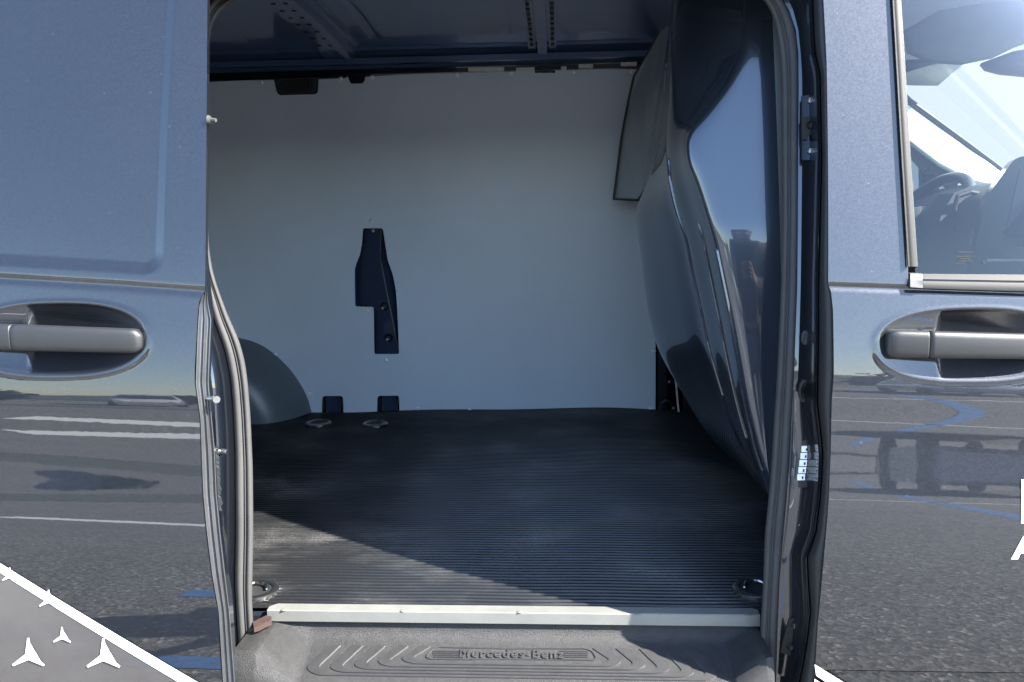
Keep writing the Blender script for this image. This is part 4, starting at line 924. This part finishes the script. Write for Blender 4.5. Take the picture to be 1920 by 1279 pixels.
# dashboard
rows = []
for x, y in ((1700, 420), (1735, 375), (1770, 352), (1800, 346), (1850, 346), (1900, 349), (1960, 352)):
    p = P3(x, y, 1.25); rows.append([(p[0], 1.62, p[2]-.02), (p[0], 1.2, p[2]), (p[0]+.0, .95, p[2]-.01), (p[0]+.0, .6, p[2]-.03), (p[0], .12, p[2]-.08), (p[0], .12, .6)])
rows.append([(1.75, q[1], q[2]-.02) for q in rows[-1]])
lofted('dashboard', rows, cab, van, True)
b = MB(); q = [P3(x, y, 1.0) for x, y in ((1725, 470), (1765, 400), (1790, 362), (1960, 358), (1960, 560), (1725, 560))]; b.prism([tuple(p) for p in q], (0, .1, 0)); b.build('dash_panel', cab, van)
# binnacle arch and vents, centre stack
b = MB(); pts = [tuple(P3(x, y, .98)) for x, y in ((1792, 430), (1790, 390), (1796, 368), (1820, 360), (1850, 366), (1868, 380))]; b.tube(pts, .007, 8); b.build('binnacle_rim', M['trim'], van, True)
cs = filled('centre_stack', [rounded([(0, 0), (.30, 0), (.30, .22), (.05, .22), (-.01, .12), (-.045, -.16), (.30, -.16)][::1], .02)], .10, M['screen'], van, (tuple(P3(1846, 462, .74)), (.94, -.34, 0), (0, 0, 1)))
def onstack(pts, name, m, d=.0): 
    o = np.array(P3(1846, 462, .74)); uu = np.array([.94, -.34, 0]); nn = np.array([-.34, -.94, 0]); b = MB()
    b.prism([tuple(o+uu*a+np.array([0, 0, c])+nn*(.052+d)) for a, c in pts], tuple(nn*.004)); return b.build(name, m, cs)
onstack([(.035, .015), (.25, .015), (.25, .19), (.06, .19)], 'display', M['dash']); onstack([(.10, .05), (.20, .05), (.20, .14), (.10, .14)], 'display_picture', M['trim'], .003)
for k in range(3): onstack([(.0, -.03-.045*k), (.27, -.03-.045*k), (.27, -.036-.045*k), (.0, -.036-.045*k)], 'trim_line', M['foil'], .002)
b = MB(); pts = [tuple(P3(x, y, .70)) for x, y in ((1868, 388), (1874, 396), (1868, 425), (1856, 440), (1850, 432), (1856, 405), (1868, 388))]; b.tube(pts, .0045, 8); b.build('air_vent', M['trim'], van, True)
b = MB(); b.prism([tuple(P3(x, y, .9)) for x, y in ((1832, 405), (1852, 407), (1850, 428), (1830, 427))], (0, .02, 0)); b.build('instrument_dial', M['foil'], van)
b = MB(); b.prism([tuple(P3(x, y, .9)) for x, y in ((1829, 432), (1848, 434), (1840, 464), (1824, 460))], (0, .02, 0)); b.build('instrument_dial', M['foil'], van)
# steering wheel: rim, hub, spokes
sw = bpy.data.objects.new('steering_wheel', None); COL.objects.link(sw); sw.parent = van
wc = P3(1722, 425, 1.22); ax = np.array([-.80, -.12, .58]); ax /= np.linalg.norm(ax); e1 = np.cross(ax, [0, 1, 0]); e1 /= np.linalg.norm(e1); e2 = np.cross(ax, e1)
R_, r_ = .185, .017; rows = []
for i in range(49):
    a = 2*math.pi*i/48; d = e1*math.cos(a)+e2*math.sin(a); rows.append([tuple(wc+d*(R_+r_*math.cos(k*math.pi/6))+ax*r_*math.sin(k*math.pi/6)) for k in range(12)])
lofted('rim', rows, M['leather'], sw, True, close=True)
b = MB(); b.ball(wc-ax*.01, .07, (1, .8, 1)); b.build('hub', M['leather'], sw, True)
b = MB()
for a in (0, math.pi, math.pi/2): b.cyl(wc-ax*.01, wc+(e1*math.sin(a)+e2*math.cos(a))*R_, .02, .014, 8)
b.build('spoke', M['trim'], sw, True)
# windscreen
q = [(1.22, .15, 1.82), (1.22, 1.55, 1.82), (2.0, 1.62, 1.16), (2.0, .08, 1.16)]
mesh('windscreen', q, [(0, 1, 2, 3)], M['windscreen'], van)
b = MB(); b.box((1.2, .86, .40), (1.4, 1.6, .05)); b.build('cab_floor', cab, van)
b = MB(); b.box((1.72, .86, .85), (.04, 1.5, .62)); b.build('firewall', cab, van)

# ---------------------------------------------------------------- the photographer: only the shadow on the asphalt shows, mirrored in the sliding door
def skin_mesh(name, joints, bones, m, parent, sub=2):
    bm = bmesh.new(); lay = bm.verts.layers.skin.verify(); V = {}
    for k, (co, rad) in joints.items():
        v = bm.verts.new(co); v[lay].radius = (rad, rad) if not isinstance(rad, tuple) else rad; V[k] = v
    for i, v in enumerate(V.values()): v[lay].use_root = (i == 0)
    for a, c in bones: bm.edges.new((V[a], V[c]))
    me = bpy.data.meshes.new(name); bm.to_mesh(me); bm.free(); o = bpy.data.objects.new('tmp', me); COL.objects.link(o)
    o.modifiers.new('s', 'SKIN').use_smooth_shade = True; o.modifiers.new('d', 'SUBSURF').levels = sub
    dg = bpy.context.evaluated_depsgraph_get(); m2 = bpy.data.meshes.new_from_object(o.evaluated_get(dg)); bpy.data.objects.remove(o)
    m2.materials.clear(); m2.name = name; return link(name, m2, m, parent, True)
M['skin'] = mat('skin', (.22, .15, .12), .7, noise=.05, nscale=30); M['jacket'] = mat('jacket_cloth', (.03, .035, .05), .85, noise=.15, nscale=60, bump=.3, bscale=400)
M['jeans'] = mat('trouser_cloth', (.04, .05, .08), .9, noise=.2, nscale=80, bump=.3, bscale=500); M['hair'] = mat('hair', (.04, .028, .02), .6, noise=.3, nscale=80)
pp = bpy.data.objects.new('person', None); COL.objects.link(pp); pp.location = (0.0, -2.15, 0); tag(pp, 'standing photographer in dark clothes, seen only as a shadow in the door paint', 'person')
J = {'pel': ((0, 0, .98), .135), 'bel': ((0, .01, 1.12), .13), 'che': ((0, 0, 1.32), .15), 'nek': ((0, -.01, 1.50), .058), 'jaw': ((0, .025, 1.585), .07), 'hed': ((0, .01, 1.68), .095), 'top': ((0, .0, 1.755), .06), 'nose': ((0, .105, 1.655), .016)}
Bn = [('pel', 'bel'), ('bel', 'che'), ('che', 'nek'), ('nek', 'jaw'), ('jaw', 'hed'), ('hed', 'top'), ('hed', 'nose')]
for sd, sx in (('l', -1), ('r', 1)):
    J.update({sd+'sh': ((sx*.19, 0, 1.42), .07), sd+'el': ((sx*.27, .06, 1.17), .055), sd+'wr': ((sx*.12, .285, 1.22), .03), sd+'pm': ((sx*.10, .33, 1.245), (.034, .022)), sd+'ear': ((sx*.092, -.005, 1.66), .02),
              sd+'hp': ((sx*.10, 0, .92), .105), sd+'kn': ((sx*.12, .02, .5), .062), sd+'an': ((sx*.13, -.02, .09), .045), sd+'to': ((sx*.15, .17, .04), .038)})
    Bn += [('che', sd+'sh'), (sd+'sh', sd+'el'), (sd+'el', sd+'wr'), (sd+'wr', sd+'pm'), ('hed', sd+'ear'), ('pel', sd+'hp'), (sd+'hp', sd+'kn'), (sd+'kn', sd+'an'), (sd+'an', sd+'to')]
    for f in range(4):
        z = 1.275-f*.019; ln = (.9, 1, .95, .8)[f]
        J.update({sd+'f%da' % f: ((sx*.09, .358, z), .0095), sd+'f%db' % f: ((sx*(.09-.02*ln), .378, z+.004), .0085), sd+'f%dc' % f: ((sx*(.09-.045*ln), .37, z+.004), .0075)})
        Bn += [(sd+'pm', sd+'f%da' % f), (sd+'f%da' % f, sd+'f%db' % f), (sd+'f%db' % f, sd+'f%dc' % f)]
    J.update({sd+'ta': ((sx*.085, .315, 1.275), .011), sd+'tb': ((sx*.06, .335, 1.285), .009)}); Bn += [(sd+'pm', sd+'ta'), (sd+'ta', sd+'tb')]
skin_mesh('body', J, Bn, M['skin'], pp)
def sub_j(keys, k): return {n: (J[n][0], tuple(q*k for q in J[n][1]) if isinstance(J[n][1], tuple) else J[n][1]+k) for n in keys}
jk = ['che', 'bel', 'pel', 'lsh', 'lel', 'rsh', 'rel']; D = sub_j(jk, .022)
for sd, sx in (('l', -1), ('r', 1)): D[sd+'cf'] = ((sx*.15, .235, 1.205), .045)
skin_mesh('jacket', D, [('che', 'bel'), ('bel', 'pel'), ('che', 'lsh'), ('lsh', 'lel'), ('lel', 'lcf'), ('che', 'rsh'), ('rsh', 'rel'), ('rel', 'rcf')], M['jacket'], pp)
skin_mesh('trousers', sub_j(['pel', 'lhp', 'lkn', 'lan', 'rhp', 'rkn', 'ran'], .02), [('pel', 'lhp'), ('lhp', 'lkn'), ('lkn', 'lan'), ('pel', 'rhp'), ('rhp', 'rkn'), ('rkn', 'ran')], M['jeans'], pp)
b = MB()
for sx in (-1, 1): b.ball((sx*.14, .075, .045), .06, (.85, 2.1, .75))
b.build('shoe', M['gasket'], pp, True)
b = MB(); b.ball((0, -.02, 1.715), .115, (.92, 1.0, .85)); b.build('hair', M['hair'], pp, True)
b = MB()
for sx in (-1, 1): b.ball((sx*.034, .092, 1.685), .012)
b.build('eye', M['white_film'], pp, True); b = MB(); b.ball((0, .092, 1.605), .02, (1.2, .4, .3)); b.build('mouth', M['wood'], pp, True)
